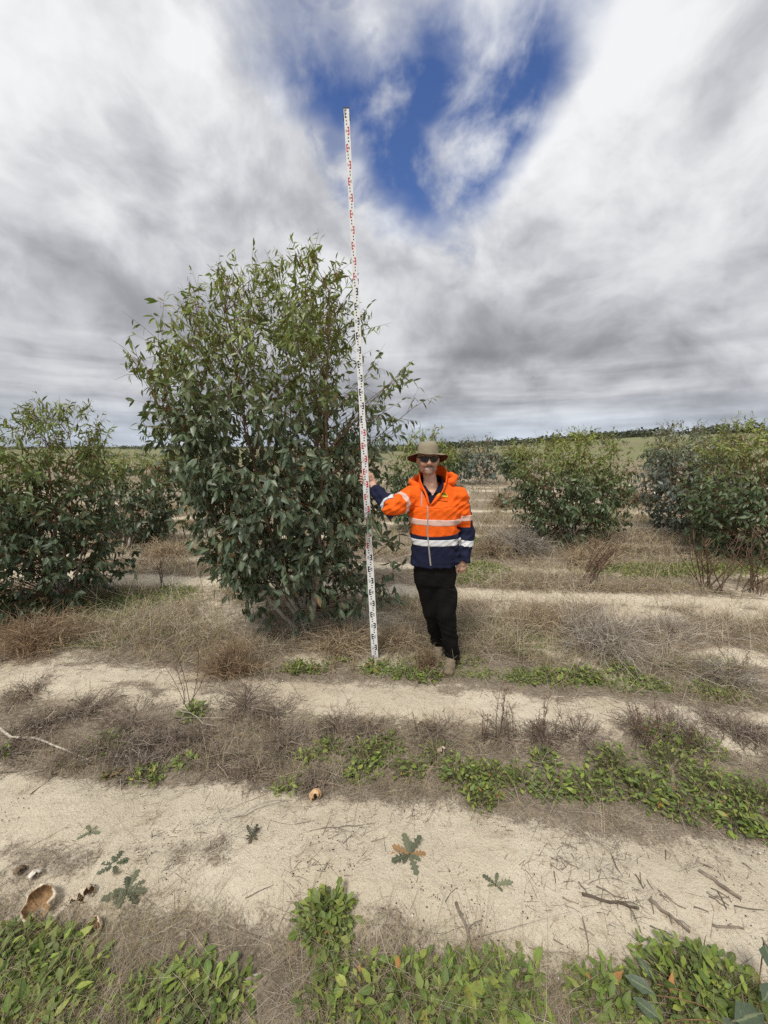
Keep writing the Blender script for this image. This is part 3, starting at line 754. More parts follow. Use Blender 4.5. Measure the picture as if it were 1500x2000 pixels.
# ================================================================== THE MAN
YP = 2.95
class Field:
    def __init__(s, lo, hi, h):
        s.lo, s.h = np.array(lo, float), h
        s.n = np.ceil((np.array(hi) - s.lo) / h).astype(int) + 1
        s.D = np.full(s.n, 0.2, np.float32)
    def sub(s, lo, hi):
        a = np.clip(np.floor((np.array(lo) - s.lo) / s.h).astype(int), 0, s.n); b = np.clip(np.ceil((np.array(hi) - s.lo) / s.h).astype(int) + 1, 0, s.n)
        sl = tuple(slice(a[i], b[i]) for i in range(3))
        ax = [s.lo[i] + s.h * np.arange(a[i], b[i]) for i in range(3)]
        return sl, np.meshgrid(*ax, indexing='ij')
    def blend(s, sl, d, k, op='add'):
        D = s.D[sl]
        if op == 'add':
            if k > 0:
                hh = np.clip(0.5 + 0.5 * (D - d) / k, 0, 1)
                s.D[sl] = D * (1 - hh) + d * hh - k * hh * (1 - hh)
            else: s.D[sl] = np.minimum(D, d)
        elif op == 'cut':
            if k > 0:
                hh = np.clip(0.5 - 0.5 * (D + d) / k, 0, 1)
                s.D[sl] = D * (1 - hh) - d * hh + k * hh * (1 - hh)
            else: s.D[sl] = np.maximum(D, -d)
    def cone(s, a, b, ra, rb, k=0.02, op='add', sq=None):
        a, b = np.array(a, float), np.array(b, float)
        m = max(ra, rb) + k + 0.03
        sl, (x, y, z) = s.sub(np.minimum(a, b) - m, np.maximum(a, b) + m)
        if x.size == 0: return
        ab = b - a; L2 = ab @ ab + 1e-12
        t = np.clip(((x - a[0]) * ab[0] + (y - a[1]) * ab[1] + (z - a[2]) * ab[2]) / L2, 0, 1)
        d = np.sqrt((x - a[0] - t * ab[0]) ** 2 + (y - a[1] - t * ab[1]) ** 2 + (z - a[2] - t * ab[2]) ** 2) - (ra + (rb - ra) * t)
        s.blend(sl, d, k, op)
    def chain(s, pts, rad, k=0.012, op='add'):
        for i in range(len(pts) - 1): s.cone(pts[i], pts[i + 1], rad[i], rad[i + 1], k, op)
    def ell(s, c, r, k=0.02, op='add', rot=None):
        c, r = np.array(c, float), np.array(r, float)
        m = max(r) + k + 0.03
        sl, (x, y, z) = s.sub(c - m, c + m)
        x, y, z = x - c[0], y - c[1], z - c[2]
        if rot is not None:
            x, y, z = (rot[0][0] * x + rot[1][0] * y + rot[2][0] * z, rot[0][1] * x + rot[1][1] * y + rot[2][1] * z, rot[0][2] * x + rot[1][2] * y + rot[2][2] * z)
        k0 = np.sqrt((x / r[0]) ** 2 + (y / r[1]) ** 2 + (z / r[2]) ** 2)
        k1 = np.sqrt((x / r[0] ** 2) ** 2 + (y / r[1] ** 2) ** 2 + (z / r[2] ** 2) ** 2) + 1e-9
        s.blend(sl, k0 * (k0 - 1) / k1, k, op)
    def loft(s, rows, k=0.02, op='add', p=2.4):
        """rows (z, cx, cy, rx, ry), ascending: a stack of rounded ellipses"""
        rw = np.array(rows, float)
        m = 0.06
        lo = [np.min(rw[:, 1] - rw[:, 3]) - m, np.min(rw[:, 2] - rw[:, 4]) - m, rw[0, 0] - m]
        hi = [np.max(rw[:, 1] + rw[:, 3]) + m, np.max(rw[:, 2] + rw[:, 4]) + m, rw[-1, 0] + m]
        sl, (x, y, z) = s.sub(lo, hi)
        zc = z[0, 0]
        it = [np.interp(zc, rw[:, 0], rw[:, i])[None, None, :] for i in range(1, 5)]
        q = (np.abs((x - it[0]) / it[2]) ** p + np.abs((y - it[1]) / it[3]) ** p) ** (1 / p)
        d = (q - 1) * np.minimum(it[2], it[3])
        dz = np.maximum(rw[0, 0] - z, z - rw[-1, 0])
        s.blend(sl, np.maximum(d, dz), k, op)
    def warp(s, fn):
        sl, (x, y, z) = s.sub(s.lo, s.lo + s.h * (s.n - 1))
        near = np.abs(s.D) < 0.03
        s.D[near] += fn(x[near], y[near], z[near]).astype(np.float32)
    def mesh(s):
        D, h = s.D, s.h
        S = D < 0
        cs = [S[i:S.shape[0] - 1 + i, j:S.shape[1] - 1 + j, k:S.shape[2] - 1 + k] for i in (0, 1) for j in (0, 1) for k in (0, 1)]
        tot = sum(c.astype(np.int8) for c in cs)
        act = (tot > 0) & (tot < 8)
        ci = np.argwhere(act)
        idx = -np.ones(act.shape, np.int32); idx[act] = np.arange(len(ci))
        corners = np.array([[i, j, k] for i in (0, 1) for j in (0, 1) for k in (0, 1)])
        val = np.stack([D[tuple((ci + c).T)] for c in corners], 1)
        acc = np.zeros((len(ci), 3)); cnt = np.zeros(len(ci))
        for a in range(8):
            for b in range(a + 1, 8):
                if np.abs(corners[a] - corners[b]).sum() != 1: continue
                cr = (val[:, a] < 0) != (val[:, b] < 0)
                t = val[cr, a] / (val[cr, a] - val[cr, b])
                acc[cr] += corners[a] + t[:, None] * (corners[b] - corners[a]); cnt[cr] += 1
        V = s.lo + h * (ci + acc / cnt[:, None])
        Fs = []
        for ax in range(3):
            o = [1, 1, 1]; o[ax] = 0
            n = S.shape
            core = [slice(1, n[i] - 1) for i in range(3)]; core[ax] = slice(0, n[ax] - 1)
            up = list(core); up[ax] = slice(1, n[ax])
            A, B = S[tuple(core)], S[tuple(up)]
            for sign in (0, 1):
                e = np.argwhere((A & ~B) if sign == 0 else (~A & B))
                if not len(e): continue
                for i in range(3):
                    if i != ax: e[:, i] += 1
                u, w = [(1, 2), (2, 0), (0, 1)][ax]
                du = np.zeros(3, int); dw = np.zeros(3, int); du[u] = 1; dw[w] = 1
                q = [e - du - dw, e - dw, e, e - du]
                q = [idx[tuple(c.T)] for c in q]
                f = np.stack(q if sign == 0 else q[::-1], 1)
                Fs.append(f[(f >= 0).all(1)])
        return V, np.concatenate(Fs)
    def front_y(s, x, z, default=None):
        i = int(round((x - s.lo[0]) / s.h)); k = int(round((z - s.lo[2]) / s.h))
        col = s.D[np.clip(i, 0, s.n[0] - 1), :, np.clip(k, 0, s.n[2] - 1)]
        j = np.argmax(col < 0)
        if not (col < 0).any(): return default
        if j == 0: return s.lo[1]
        t = col[j - 1] / (col[j - 1] - col[j])
        return s.lo[1] + s.h * (j - 1 + t)

def pp(px, py, dy=0.0):
    return at(px, py, YP + dy)
M_SKIN = attr_mat('skin', rough=0.52, spec=0.4, var=0.10, scale=60)
M_JACK = attr_mat('jacket_softshell', rough=0.8, spec=0.2, var=0.10, scale=22, bump=0.5, bscale=55)
M_TAPE = None
m_, g = new_mat('reflective_tape')
tco = g.n('ShaderNodeTexCoord').outputs['Object']
wv_ = g.n('ShaderNodeTexWave', {'Vector': g.n('ShaderNodeMapping', {'Vector': tco, 'Rotation': (0, R(45), 0)}).outputs[0], 'Scale': 55.0}, bands_direction='X').outputs[1]
acol = g.n('ShaderNodeAttribute', attribute_name='col').outputs[0]
cc = g.mixc(g.step(wv_, 0.45, 0.6, 0, 0.35), acol, (0.42, 0.40, 0.40))
p = principled(g, cc, 0.45, 0.5)
g.n('ShaderNodeOutputMaterial', {0: p.outputs[0]})
M_TAPE = m_
M_TROU = plain_mat('black_work_trousers', (0.0050, 0.0048, 0.0049), 0.75, 0.18, 0.25, 50, 0.3, 200)
M_SHIRT = plain_mat('navy_polo_shirt', (0.010, 0.011, 0.026), 0.85, 0.15, 0.2, 60)
M_BOOT = plain_mat('suede_boot', (0.22, 0.178, 0.128), 0.9, 0.1, 0.25, 40, 0.3, 150)
M_SOLE = plain_mat('boot_sole', (0.05, 0.042, 0.035), 0.8, 0.2, 0.2, 40)
M_HAT = plain_mat('khaki_hat_cloth', (0.30, 0.262, 0.185), 0.9, 0.1, 0.14, 35, 0.35, 90)
M_HATU = plain_mat('brown_hat_lining', (0.105, 0.050, 0.032), 0.9, 0.1, 0.15, 40)
M_LENS = plain_mat('dark_lens', (0.006, 0.006, 0.007), 0.08, 0.6, 0.0, 10)
M_FRAME = plain_mat('sunglasses_frame', (0.010, 0.010, 0.011), 0.3, 0.5, 0.1, 10)
M_ZIP = plain_mat('grey_zip', (0.34, 0.31, 0.29), 0.5, 0.5, 0.2, 90)
M_YEL = plain_mat('emblem_yellow', (0.78, 0.52, 0.06), 0.7, 0.2, 0.1, 60)
M_GRN = plain_mat('emblem_green', (0.10, 0.13, 0.015), 0.7, 0.2, 0.15, 60)
M_MAR = plain_mat('emblem_dark_red', (0.10, 0.02, 0.01), 0.7, 0.2, 0.1, 60)
M_GREYLIN = plain_mat('pale_grey_lining', (0.50, 0.48, 0.49), 0.8, 0.2, 0.1, 50)

# joints
hip_c = pp(850, 1108); chest_c = pp(848, 1000)
nk0, nk1 = pp(842, 949, 0.02), pp(839, 922, 0.0)
head = pp(836, 896, -0.01)
shR = pp(806, 968, 0.0); elR = pp(767, 991, -0.16); wrR = pp(733, 957, 0.05)         # the arm that holds the staff
shL = pp(897, 970, 0.03); elL = pp(909, 1040, 0.06); wrL = pp(903, 1083, -0.02)
hpR, knR, anR = pp(832, 1125, 0.01), pp(843, 1190, 0.06), pp(857, 1248, 0.24)
hpL, knL, anL = pp(864, 1125, 0.0), pp(871, 1195, -0.03), pp(883, 1276, 0.03)
man_base = np.array([(anL[0] + anR[0]) / 2, YP, float(gz(anL[0], YP))])
man = thing('person', 'man in orange and navy jacket, hat and dark sunglasses holding the staff', 'person', man_base)

# ---- body: one continuous skin surface
lo = np.array([wrR[0] - 0.16, 2.58, -0.02]); hi = np.array([wrL[0] + 0.14, 3.32, 1.92])
B = Field(lo, hi, 0.0053)
hx, hy, hz = head
B.ell((hx, hy + 0.022, hz + 0.030), (0.073, 0.092, 0.092), 0.0)                  # skull
B.ell((hx, hy - 0.022, hz - 0.035), (0.064, 0.064, 0.084), 0.035)                # face
B.ell((hx, hy - 0.062, hz - 0.094), (0.026, 0.022, 0.022), 0.03)                 # chin
for sg in (-1, 1):
    B.ell((hx + sg * 0.038, hy - 0.058, hz - 0.034), (0.024, 0.024, 0.020), 0.02)   # cheeks
    B.ell((hx + sg * 0.043, hy - 0.012, hz - 0.072), (0.016, 0.030, 0.022), 0.03)   # jaw corner
    B.ell((hx + sg * 0.031, hy - 0.090, hz + 0.004), (0.019, 0.016, 0.012), 0.012, 'cut')   # eye sockets
    B.ell((hx + sg * 0.031, hy - 0.070, hz + 0.003), (0.012, 0.012, 0.011), 0.004)  # eyeballs
    B.ell((hx + sg * 0.030, hy - 0.074, hz + 0.024), (0.022, 0.010, 0.006), 0.010)  # brows
    B.ell((hx + sg * 0.077, hy + 0.012, hz - 0.008), (0.011, 0.020, 0.032), 0.008)  # ears
    B.ell((hx + sg * 0.012, hy - 0.094, hz - 0.034), (0.009, 0.010, 0.008), 0.006)  # nostrils
B.cone((hx, hy - 0.082, hz + 0.010), (hx, hy - 0.104, hz - 0.030), 0.009, 0.012, 0.010)  # nose
B.ell((hx, hy - 0.082, hz - 0.068), (0.024, 0.010, 0.0055), 0.004, 'cut')              # mouth, smiling
for sg in (-1, 1):
    B.ell((hx + sg * 0.025, hy - 0.077, hz - 0.064), (0.009, 0.008, 0.005), 0.003, 'cut')
B.ell((hx, hy - 0.080, hz - 0.078), (0.022, 0.009, 0.006), 0.006)                # lower lip
B.cone(nk0 - [0, 0, 0.03], nk1 + [0, 0.018, -0.02], 0.060, 0.049, 0.022)
B.ell(nk0 + [0, -0.045, 0.01], (0.012, 0.014, 0.018), 0.02)
B.loft([(hip_c[2] - 0.10, hip_c[0], hip_c[1], 0.13, 0.09), (hip_c[2] + 0.1, hip_c[0], hip_c[1], 0.14, 0.10), (chest_c[2] + 0.05, chest_c[0], chest_c[1], 0.155, 0.105), (nk0[2] - 0.04, nk0[0], nk0[1], 0.12, 0.075)], 0.03)
B.chain([shR, elR, wrR], [0.052, 0.040, 0.029], 0.03)
B.chain([shL, elL, wrL], [0.052, 0.040, 0.029], 0.03)
B.chain([hpR, knR, anR], [0.075, 0.052, 0.036], 0.03)
B.chain([hpL, knL, anL], [0.075, 0.052, 0.036], 0.03)
B.cone(anR, anR + [0.0, -0.05, -0.045], 0.033, 0.022, 0.02); B.cone(anL, anL + [-0.01, -0.05, -0.04], 0.033, 0.022, 0.02)
# the hand on the staff: palm to the right of it, fingers behind and round the left edge, thumb up the right edge
sH = float((at(716, 934, 3.07) - ST_B) @ ST_AX)
def hp(s, u, n): return ST_B + spt(sH + s, u, n)
SW, SD = 0.025, 0.013                                         # half width and half depth of the staff there
palm0, palm1 = hp(-0.045, SW + 0.026, -0.010), hp(0.020, SW + 0.018, -0.022)
B.cone(wrR, palm0, 0.027, 0.026, 0.02)
B.cone(palm0, palm1, 0.027, 0.021, 0.02)
B.cone(hp(-0.05, SW + 0.012, -0.030), hp(0.012, SW + 0.010, -0.032), 0.017, 0.016, 0.015)
for i, (s_, ln) in enumerate(((0.034, 0.0), (0.013, 0.006), (-0.008, 0.003), (-0.028, -0.006))):
    r_ = 0.0095 - 0.0006 * i
    B.chain([hp(s_ * 0.75 - 0.004, SW + 0.012, -0.032), hp(s_, 0.004, -SD - 0.015), hp(s_ - 0.002, -SW - 0.008, -SD - 0.008), hp(s_ - 0.006, -SW - 0.013 - ln * .3, 0.006), hp(s_ - 0.011, -SW - 0.002 + ln, SD + 0.010)],
            [r_ + 0.001, r_ + 0.0005, r_, r_ - 0.0005, r_ - 0.0018], 0.003)
B.chain([hp(-0.042, SW + 0.024, -0.004), hp(-0.010, SW + 0.016, 0.010), hp(0.022, SW + 0.011, 0.016), hp(0.048, SW + 0.007, 0.014)], [0.016, 0.0125, 0.0105, 0.0085], 0.006)
# the hanging hand
hb = wrL + np.array([0.0, -0.01, -0.075])
B.cone(wrL, hb, 0.027, 0.024, 0.02)
B.cone(hb + [-0.020, -0.004, 0.01], hb + [0.026, 0.012, 0.004], 0.017, 0.015, 0.015)
for i, (dx, dyy, ln) in enumerate(((-0.022, -0.010, 0.040), (-0.006, -0.004, 0.046), (0.011, 0.004, 0.043), (0.027, 0.012, 0.033))):
    k0 = hb + np.array([dx, dyy, -0.006])
    B.chain([k0, k0 + [0, -0.008, -ln * 0.8], k0 + [-0.002, 0.006, -ln * 1.35], k0 + [-0.003, 0.022, -ln * 1.55]], [0.0105, 0.0095, 0.0088, 0.0075], 0.004)
B.chain([hb + [-0.018, -0.012, 0.03], hb + [-0.040, -0.024, -0.006], hb + [-0.045, -0.028, -0.034], hb + [-0.046, -0.022, -0.056]], [0.014, 0.0115, 0.0100, 0.0080], 0.006)
V, Fq = B.mesh()
cskin = np.tile(np.array([0.58, 0.355, 0.26]), (len(V), 1))
fx, fy, fz = V[:, 0] - hx, V[:, 1] - hy, V[:, 2] - hz
isface = (V[:, 2] > hz - 0.125)
def paint(mask, c): cskin[:] = cskin * (1 - mask[:, None]) + np.array(c) * mask[:, None]
fr = fy < -0.03
paint(0.55 * isface * np.exp(-((np.abs(fx) - 0.040) / 0.02) ** 2 - ((fz + 0.034) / 0.02) ** 2), (0.46, 0.19, 0.13))
paint(0.5 * fr * np.exp(-(fx / 0.015) ** 2 - ((fz + 0.028) / 0.02) ** 2), (0.46, 0.18, 0.13))
st = isface * fr * sst(-fz, 0.045, 0.060) * (1 - sst(-fz, 0.118, 0.13))
paint(0.55 * st * (0.6 + 0.4 * vnoise(V[:, 0] * 900, V[:, 2] * 900, 1)), (0.17, 0.125, 0.105))                            # stubble
mus = isface * fr * np.exp(-((np.abs(fx) - 0.014) / 0.019) ** 2 - ((fz + 0.053 + 0.10 * np.maximum(np.abs(fx) - 0.012, 0)) / 0.0095) ** 2)
paint(0.9 * np.clip(mus * 1.3, 0, 1), (0.10, 0.062, 0.045))
paint(0.85 * fr * np.exp(-((np.abs(fx) - 0.033) / 0.009) ** 2 - ((fz + 0.078) / 0.022) ** 2), (0.15, 0.10, 0.08))
chinp = fr * np.exp(-(fx / 0.020) ** 2 - ((fz + 0.100) / 0.014) ** 2)
paint(0.6 * chinp, (0.44, 0.36, 0.32))
teeth = isface * (fy < -0.06) * np.exp(-(fx / 0.021) ** 4 - ((fz + 0.0675) / 0.0052) ** 4)
paint(0.85 * teeth, (0.66, 0.60, 0.54))
paint(0.5 * fr * np.exp(-(fx / 0.02) ** 2 - ((fz + 0.079) / 0.005) ** 2), (0.42, 0.17, 0.14))
paint(0.8 * isface * sst(fz, 0.03, 0.05) * (fy > 0.0), (0.14, 0.11, 0.09))
body = link('body', mesh_np('body', V - man_base, [Fq], cskin), M_SKIN, man)

# ---- polo shirt in the open neck
S_ = Field(np.array([chest_c[0] - 0.24, 2.70, chest_c[2] - 0.10]), np.array([chest_c[0] + 0.24, 3.2, nk0[2] + 0.10]), 0.005)
S_.loft([(chest_c[2] - 0.06, chest_c[0], chest_c[1], 0.165, 0.118), (chest_c[2] + 0.06, chest_c[0], chest_c[1], 0.168, 0.118), (nk0[2] - 0.055, nk0[0], nk0[1] + 0.005, 0.150, 0.100), (nk0[2] - 0.01, nk0[0], nk0[1] + 0.01, 0.085, 0.080), (nk0[2] + 0.008, nk0[0], nk0[1] + 0.01, 0.078, 0.078)], 0.02)
# open V at the throat
for t in np.linspace(0, 1, 9):
    S_.cone((nk0[0] + 0.002, nk0[1] - 0.16, nk0[2] - 0.060 + 0.085 * t), (nk0[0] + 0.002, nk0[1] - 0.05, nk0[2] - 0.060 + 0.085 * t), 0.004 + 0.050 * t, 0.004 + 0.050 * t, 0.0, 'cut')
V, Fq = S_.mesh()
link('polo_shirt', mesh_np('polo_shirt', V - man_base, [Fq]), M_SHIRT, man)
def sheet(name, base_pts, top_pts, thick, mat, parent, rows=5, bulge=0.0):
    """a curved cloth strip from a lower to an upper edge, with thickness"""
    a, b = np.array(base_pts), np.array(top_pts)
    def rs(p, n=34):
        d = np.concatenate([[0], np.cumsum(np.linalg.norm(np.diff(p, axis=0), axis=1))]); t = np.linspace(0, d[-1], n)
        q = np.stack([np.interp(t, d, p[:, i]) for i in range(3)], 1)
        for _ in range(2): q[1:-1] = q[1:-1] * 0.5 + (q[:-2] + q[2:]) * 0.25
        return q
    a, b = rs(a), rs(b)
    n = len(a)
    t = np.linspace(0, 1, rows)[:, None, None]
    G = a[None] * (1 - t) + b[None] * t
    du = np.gradient(G, axis=1); dv = np.gradient(G, axis=0)
    N_ = unit(np.cross(du, dv))
    G = G + N_ * bulge * np.sin(t * np.pi)
    G1, G2 = G + N_ * thick / 2, G - N_ * thick / 2
    V = np.concatenate([G1.reshape(-1, 3), G2.reshape(-1, 3)])
    i1 = np.arange(rows * n).reshape(rows, n); i2 = i1 + rows * n
    q = lambda i: np.stack([i[:-1, :-1], i[:-1, 1:], i[1:, 1:], i[1:, :-1]], -1).reshape(-1, 4)
    edge = lambda p, r: np.stack([p[:-1], p[1:], r[1:], r[:-1]], -1)
    Fq = np.concatenate([q(i1), q(i2)[:, ::-1], edge(i2[0], i1[0]), edge(i1[-1], i2[-1]), edge(i1[:, 0], i2[:, 0]), edge(i2[:, -1], i1[:, -1])])
    return link(name, mesh_np(name, V - man_base, [Fq], np.tile(ORANGE, (len(V), 1))), mat, parent)
ORANGE = np.array([0.90, 0.135, 0.010]); NAVY = np.array([0.0115, 0.0145, 0.040]); WHITE = np.array([0.70, 0.71, 0.73]); PINKW = np.array([0.80, 0.52, 0.43])
nx_, ny_, nz_ = nk0
sheet('shirt_collar', [(nx_ - 0.006, ny_ - 0.098, nz_ - 0.048), (nx_ - 0.060, ny_ - 0.078, nz_ + 0.004), (nx_ - 0.080, ny_ + 0.0, nz_ + 0.020), (nx_ - 0.05, ny_ + 0.07, nz_ + 0.03), (nx_, ny_ + 0.085, nz_ + 0.034), (nx_ + 0.05, ny_ + 0.07, nz_ + 0.03), (nx_ + 0.080, ny_ + 0.0, nz_ + 0.020), (nx_ + 0.062, ny_ - 0.078, nz_ + 0.004), (nx_ + 0.010, ny_ - 0.098, nz_ - 0.048)],
      [(nx_ - 0.052, ny_ - 0.114, nz_ - 0.040), (nx_ - 0.086, ny_ - 0.080, nz_ + 0.020), (nx_ - 0.082, ny_ + 0.0, nz_ + 0.070), (nx_ - 0.05, ny_ + 0.06, nz_ + 0.085), (nx_, ny_ + 0.075, nz_ + 0.09), (nx_ + 0.05, ny_ + 0.06, nz_ + 0.085), (nx_ + 0.082, ny_ + 0.0, nz_ + 0.070), (nx_ + 0.088, ny_ - 0.080, nz_ + 0.020), (nx_ + 0.066, ny_ - 0.114, nz_ - 0.040)], 0.004, M_SHIRT, man)

# ---- trousers
T = Field(np.array([hip_c[0] - 0.26, 2.66, 0.02]), np.array([hip_c[0] + 0.26, 3.28, hip_c[2] + 0.14]), 0.0065)
T.loft([(hip_c[2] - 0.12, hip_c[0], hip_c[1], 0.150, 0.100), (hip_c[2] - 0.03, hip_c[0], hip_c[1], 0.165, 0.112), (hip_c[2] + 0.10, hip_c[0], hip_c[1], 0.160, 0.108)], 0.03)
T.chain([hpR, knR, anR + [0, 0, -0.06]], [0.098, 0.072, 0.056], 0.03)
T.chain([hpL, knL, anL + [0.003, 0, -0.022]], [0.098, 0.075, 0.060], 0.03)
T.loft([(knL[2] + 0.03, knL[0] + 0.046, knL[1] + 0.0, 0.034, 0.060), (knL[2] + 0.21, knL[0] + 0.042, knL[1] + 0.0, 0.036, 0.066)], 0.014, p=6)   # cargo pocket
T.loft([(knR[2] + 0.04, knR[0] - 0.048, knR[1] + 0.0, 0.028, 0.054), (knR[2] + 0.20, knR[0] - 0.058, knR[1] + 0.0, 0.030, 0.060)], 0.014, p=6)
def trw(x, y, z):
    low = sst(-z, -0.55, -0.1)
    return 0.0045 * np.sin(z * 90 + 34 * (x + y) + 3 * np.sin(z * 21 + 9 * x)) * (0.15 + low) + 0.003 * np.sin(z * 31 - 48 * x + 11 * y)
T.warp(trw)
V, Fq = T.mesh()
V[:, 2] = np.maximum(V[:, 2], 0.035)
tr_o = link('trousers', mesh_np('trousers', V - man_base, [Fq]), M_TROU, man)

# ---- boots
def boot(an, toe, name='boot'):
    an, toe = np.array(an), np.array(toe)
    gzz = float(gz(an[0], an[1]))
    f = Field(np.minimum(an, toe) - [0.1, 0.1, 0.3], np.maximum(an, toe) + [0.1, 0.1, 0.12], 0.005)
    heel = np.array([an[0], an[1] + 0.045, gzz + 0.045]); tp = np.array([toe[0], toe[1], gzz + 0.040])
    f.cone(heel, an + [0, 0, 0.05], 0.047, 0.050, 0.02)
    f.cone(heel + [0, 0, 0.0], tp, 0.044, 0.042, 0.03)
    f.cone(heel * 0.5 + tp * 0.5 + [0, 0, 0.022], an + [0, 0, 0.0], 0.036, 0.048, 0.03)
    f.warp(lambda x, y, z: 0.0025 * np.sin(z * 160 + y * 60))
    V, Fq = f.mesh(); V[:, 2] = np.maximum(V[:, 2], gzz + 0.014)
    b_ = link(name, mesh_np(name, V - man_base, [Fq]), M_BOOT, man)
    f2 = Field(np.minimum(an, toe) - [0.1, 0.1, 0.3], np.maximum(an, toe) + [0.1, 0.1, 0.1], 0.005)
    f2.cone(heel, tp, 0.050, 0.047, 0.0)
    V, Fq = f2.mesh(); V[:, 2] = np.clip(V[:, 2], gzz - 0.006, gzz + 0.018)
    link('sole', mesh_np('sole', V - man_base, [Fq]), M_SOLE, b_)
boot(anL, (anL[0] - 0.050, anL[1] - 0.135, 0))
boot(anR, (anR[0] - 0.03, anR[1] - 0.15, 0))

# ---- jacket
J = Field(np.array([wrR[0] - 0.10, 2.62, hip_c[2] - 0.06]), np.array([wrL[0] + 0.16, 3.24, nk0[2] + 0.12]), 0.0058)
hemz = hip_c[2] + 0.044
TORSO = [(hemz - 0.01, hip_c[0] - 0.006, hip_c[1], 0.188, 0.138), (hemz + 0.08, hip_c[0], hip_c[1], 0.186, 0.138), (chest_c[2] - 0.12, chest_c[0], chest_c[1], 0.184, 0.136), (chest_c[2] + 0.04, chest_c[0], chest_c[1], 0.190, 0.138),
         (chest_c[2] + 0.12, nk0[0] + 0.018, nk0[1] + 0.01, 0.196, 0.125), (nk0[2] - 0.045, nk0[0] + 0.018, nk0[1] + 0.01, 0.178, 0.112), (nk0[2] + 0.022, nk0[0] + 0.014, nk0[1] + 0.015, 0.130, 0.098)]
J.loft(TORSO, 0.02)
wrR_c = wrR + unit(elR - wrR) * 0.012; wrL_c = wrL + np.array([0, 0, -0.045])
J.chain([shR + [0.005, 0, 0.0], elR, wrR_c], [0.078, 0.066, 0.052], 0.028)
J.chain([shL + [-0.01, 0, -0.005], elL, wrL_c], [0.080, 0.071, 0.062], 0.028)
# square the cuffs and the hem
def halfspace(f, pnt, nrm_):
    pnt, nrm_ = np.array(pnt), unit(nrm_)
    m = 0.16
    sl, (x, y, z) = f.sub(pnt - m, pnt + m)
    d = (x - pnt[0]) * nrm_[0] + (y - pnt[1]) * nrm_[1] + (z - pnt[2]) * nrm_[2]
    rr = np.sqrt((x - pnt[0]) ** 2 + (y - pnt[1]) ** 2 + (z - pnt[2]) ** 2)
    ax_ = np.sqrt(np.maximum(rr ** 2 - d ** 2, 0))
    f.D[sl] = np.where((ax_ < 0.072) & (d < 0.12), np.maximum(f.D[sl], d), f.D[sl])
halfspace(J, wrR_c + unit(wrR_c - elR) * 0.012, wrR_c - elR)
halfspace(J, wrL_c + unit(wrL_c - elL) * 0.015, wrL_c - elL)
def jw(x, y, z):
    w = 0.0030 * np.sin(46 * z + 34 * x + 2.5 * np.sin(17 * x + 9 * z)) - 0.0045 * np.abs(np.sin(38 * z - 44 * x + 2.0 * np.sin(23 * z))) ** 4
    ar = sst(np.maximum(0.20 - np.abs(x - elR[0]), 0.12 - np.abs(x - shL[0] - 0.01)), 0.0, 0.1)
    return w * (0.55 + 0.9 * ar) + 0.004 * np.sin(95 * z + 30 * y) * ar
J.warp(jw)
JD0 = J.D.copy()
# open front: a V cut down to the zip
vb = np.array([pp(836, 980)[0], 0, pp(836, 982)[2]])
for t in np.linspace(0, 1, 22):
    zc = vb[2] + (nk0[2] + 0.03 - vb[2]) * t
    wd = 0.004 + 0.080 * t ** 0.95
    xc = vb[0] + 0.016 * t
    J.cone((xc - wd * 0.62, YP - 0.3, zc), (xc - wd * 0.62, nk0[1] - 0.070 + 0.05 * t, zc), wd * 0.45, wd * 0.45, 0.0, 'cut')
    J.cone((xc + wd * 0.62, YP - 0.3, zc), (xc + wd * 0.62, nk0[1] - 0.070 + 0.05 * t, zc), wd * 0.45, wd * 0.45, 0.0, 'cut')
    J.cone((xc, YP - 0.3, zc), (xc, nk0[1] - 0.070 + 0.05 * t, zc), wd * 0.5, wd * 0.5, 0.0, 'cut')
J.cone(nk0 + [0.0, 0, -0.04], nk0 + [0, 0, 0.14], 0.086, 0.092, 0.0, 'cut')
V, Fq = J.mesh()
def seg_t(Pn, a, b):
    ab = b - a
    t = ((Pn - a) @ ab) / (ab @ ab)
    return t, np.linalg.norm(Pn - a - np.clip(t, 0, 1)[:, None] * ab, axis=1)
def arm_coord(Pn, sh, el, wr):
    t1, d1 = seg_t(Pn, sh, el); t2, d2 = seg_t(Pn, el, wr)
    lu, lf = np.linalg.norm(el - sh), np.linalg.norm(wr - el)
    s = np.where(d1 < d2, np.clip(t1, 0, 1) * lu, lu + np.clip(t2, 0, 1.2) * lf)
    return s, np.minimum(d1, d2), lu, lf
def torso_d(Pn):
    rw = np.array(TORSO)
    it = [np.interp(Pn[:, 2], rw[:, 0], rw[:, i]) for i in range(1, 5)]
    return (np.sqrt(((Pn[:, 0] - it[0]) / it[2]) ** 2 + ((Pn[:, 1] - it[1]) / it[3]) ** 2) - 1) * np.minimum(it[2], it[3])
def zones(Pn):
    sR_, dR, luR, lfR = arm_coord(Pn, shR, elR, wrR); sL_, dL, luL, lfL = arm_coord(Pn, shL, elL, wrL)
    dT = torso_d(Pn)
    onR = (dR - 0.072 < dT) & (Pn[:, 0] < shR[0] + 0.01); onL = (dL - 0.076 < dT) & (Pn[:, 0] > shL[0] - 0.045)
    return onR, onL, sR_, sL_, luR, lfR, luL, lfL
onR, onL, sR_, sL_, luR, lfR, luL, lfL = zones(V)
zcut = pp(840, 1041)[2] + 0.10 * np.abs(V[:, 0] - pp(840, 1040)[0]) * 0.6
nav = sst(zcut - V[:, 2], -0.003, 0.003) * (~onR & ~onL)
nav = np.maximum(nav, onR * sst(sR_, luR + 0.012, luR + 0.020))
zL = pp(910, 1029)[2]
nav = np.maximum(nav, onL * sst(zL - V[:, 2], -0.003, 0.003))
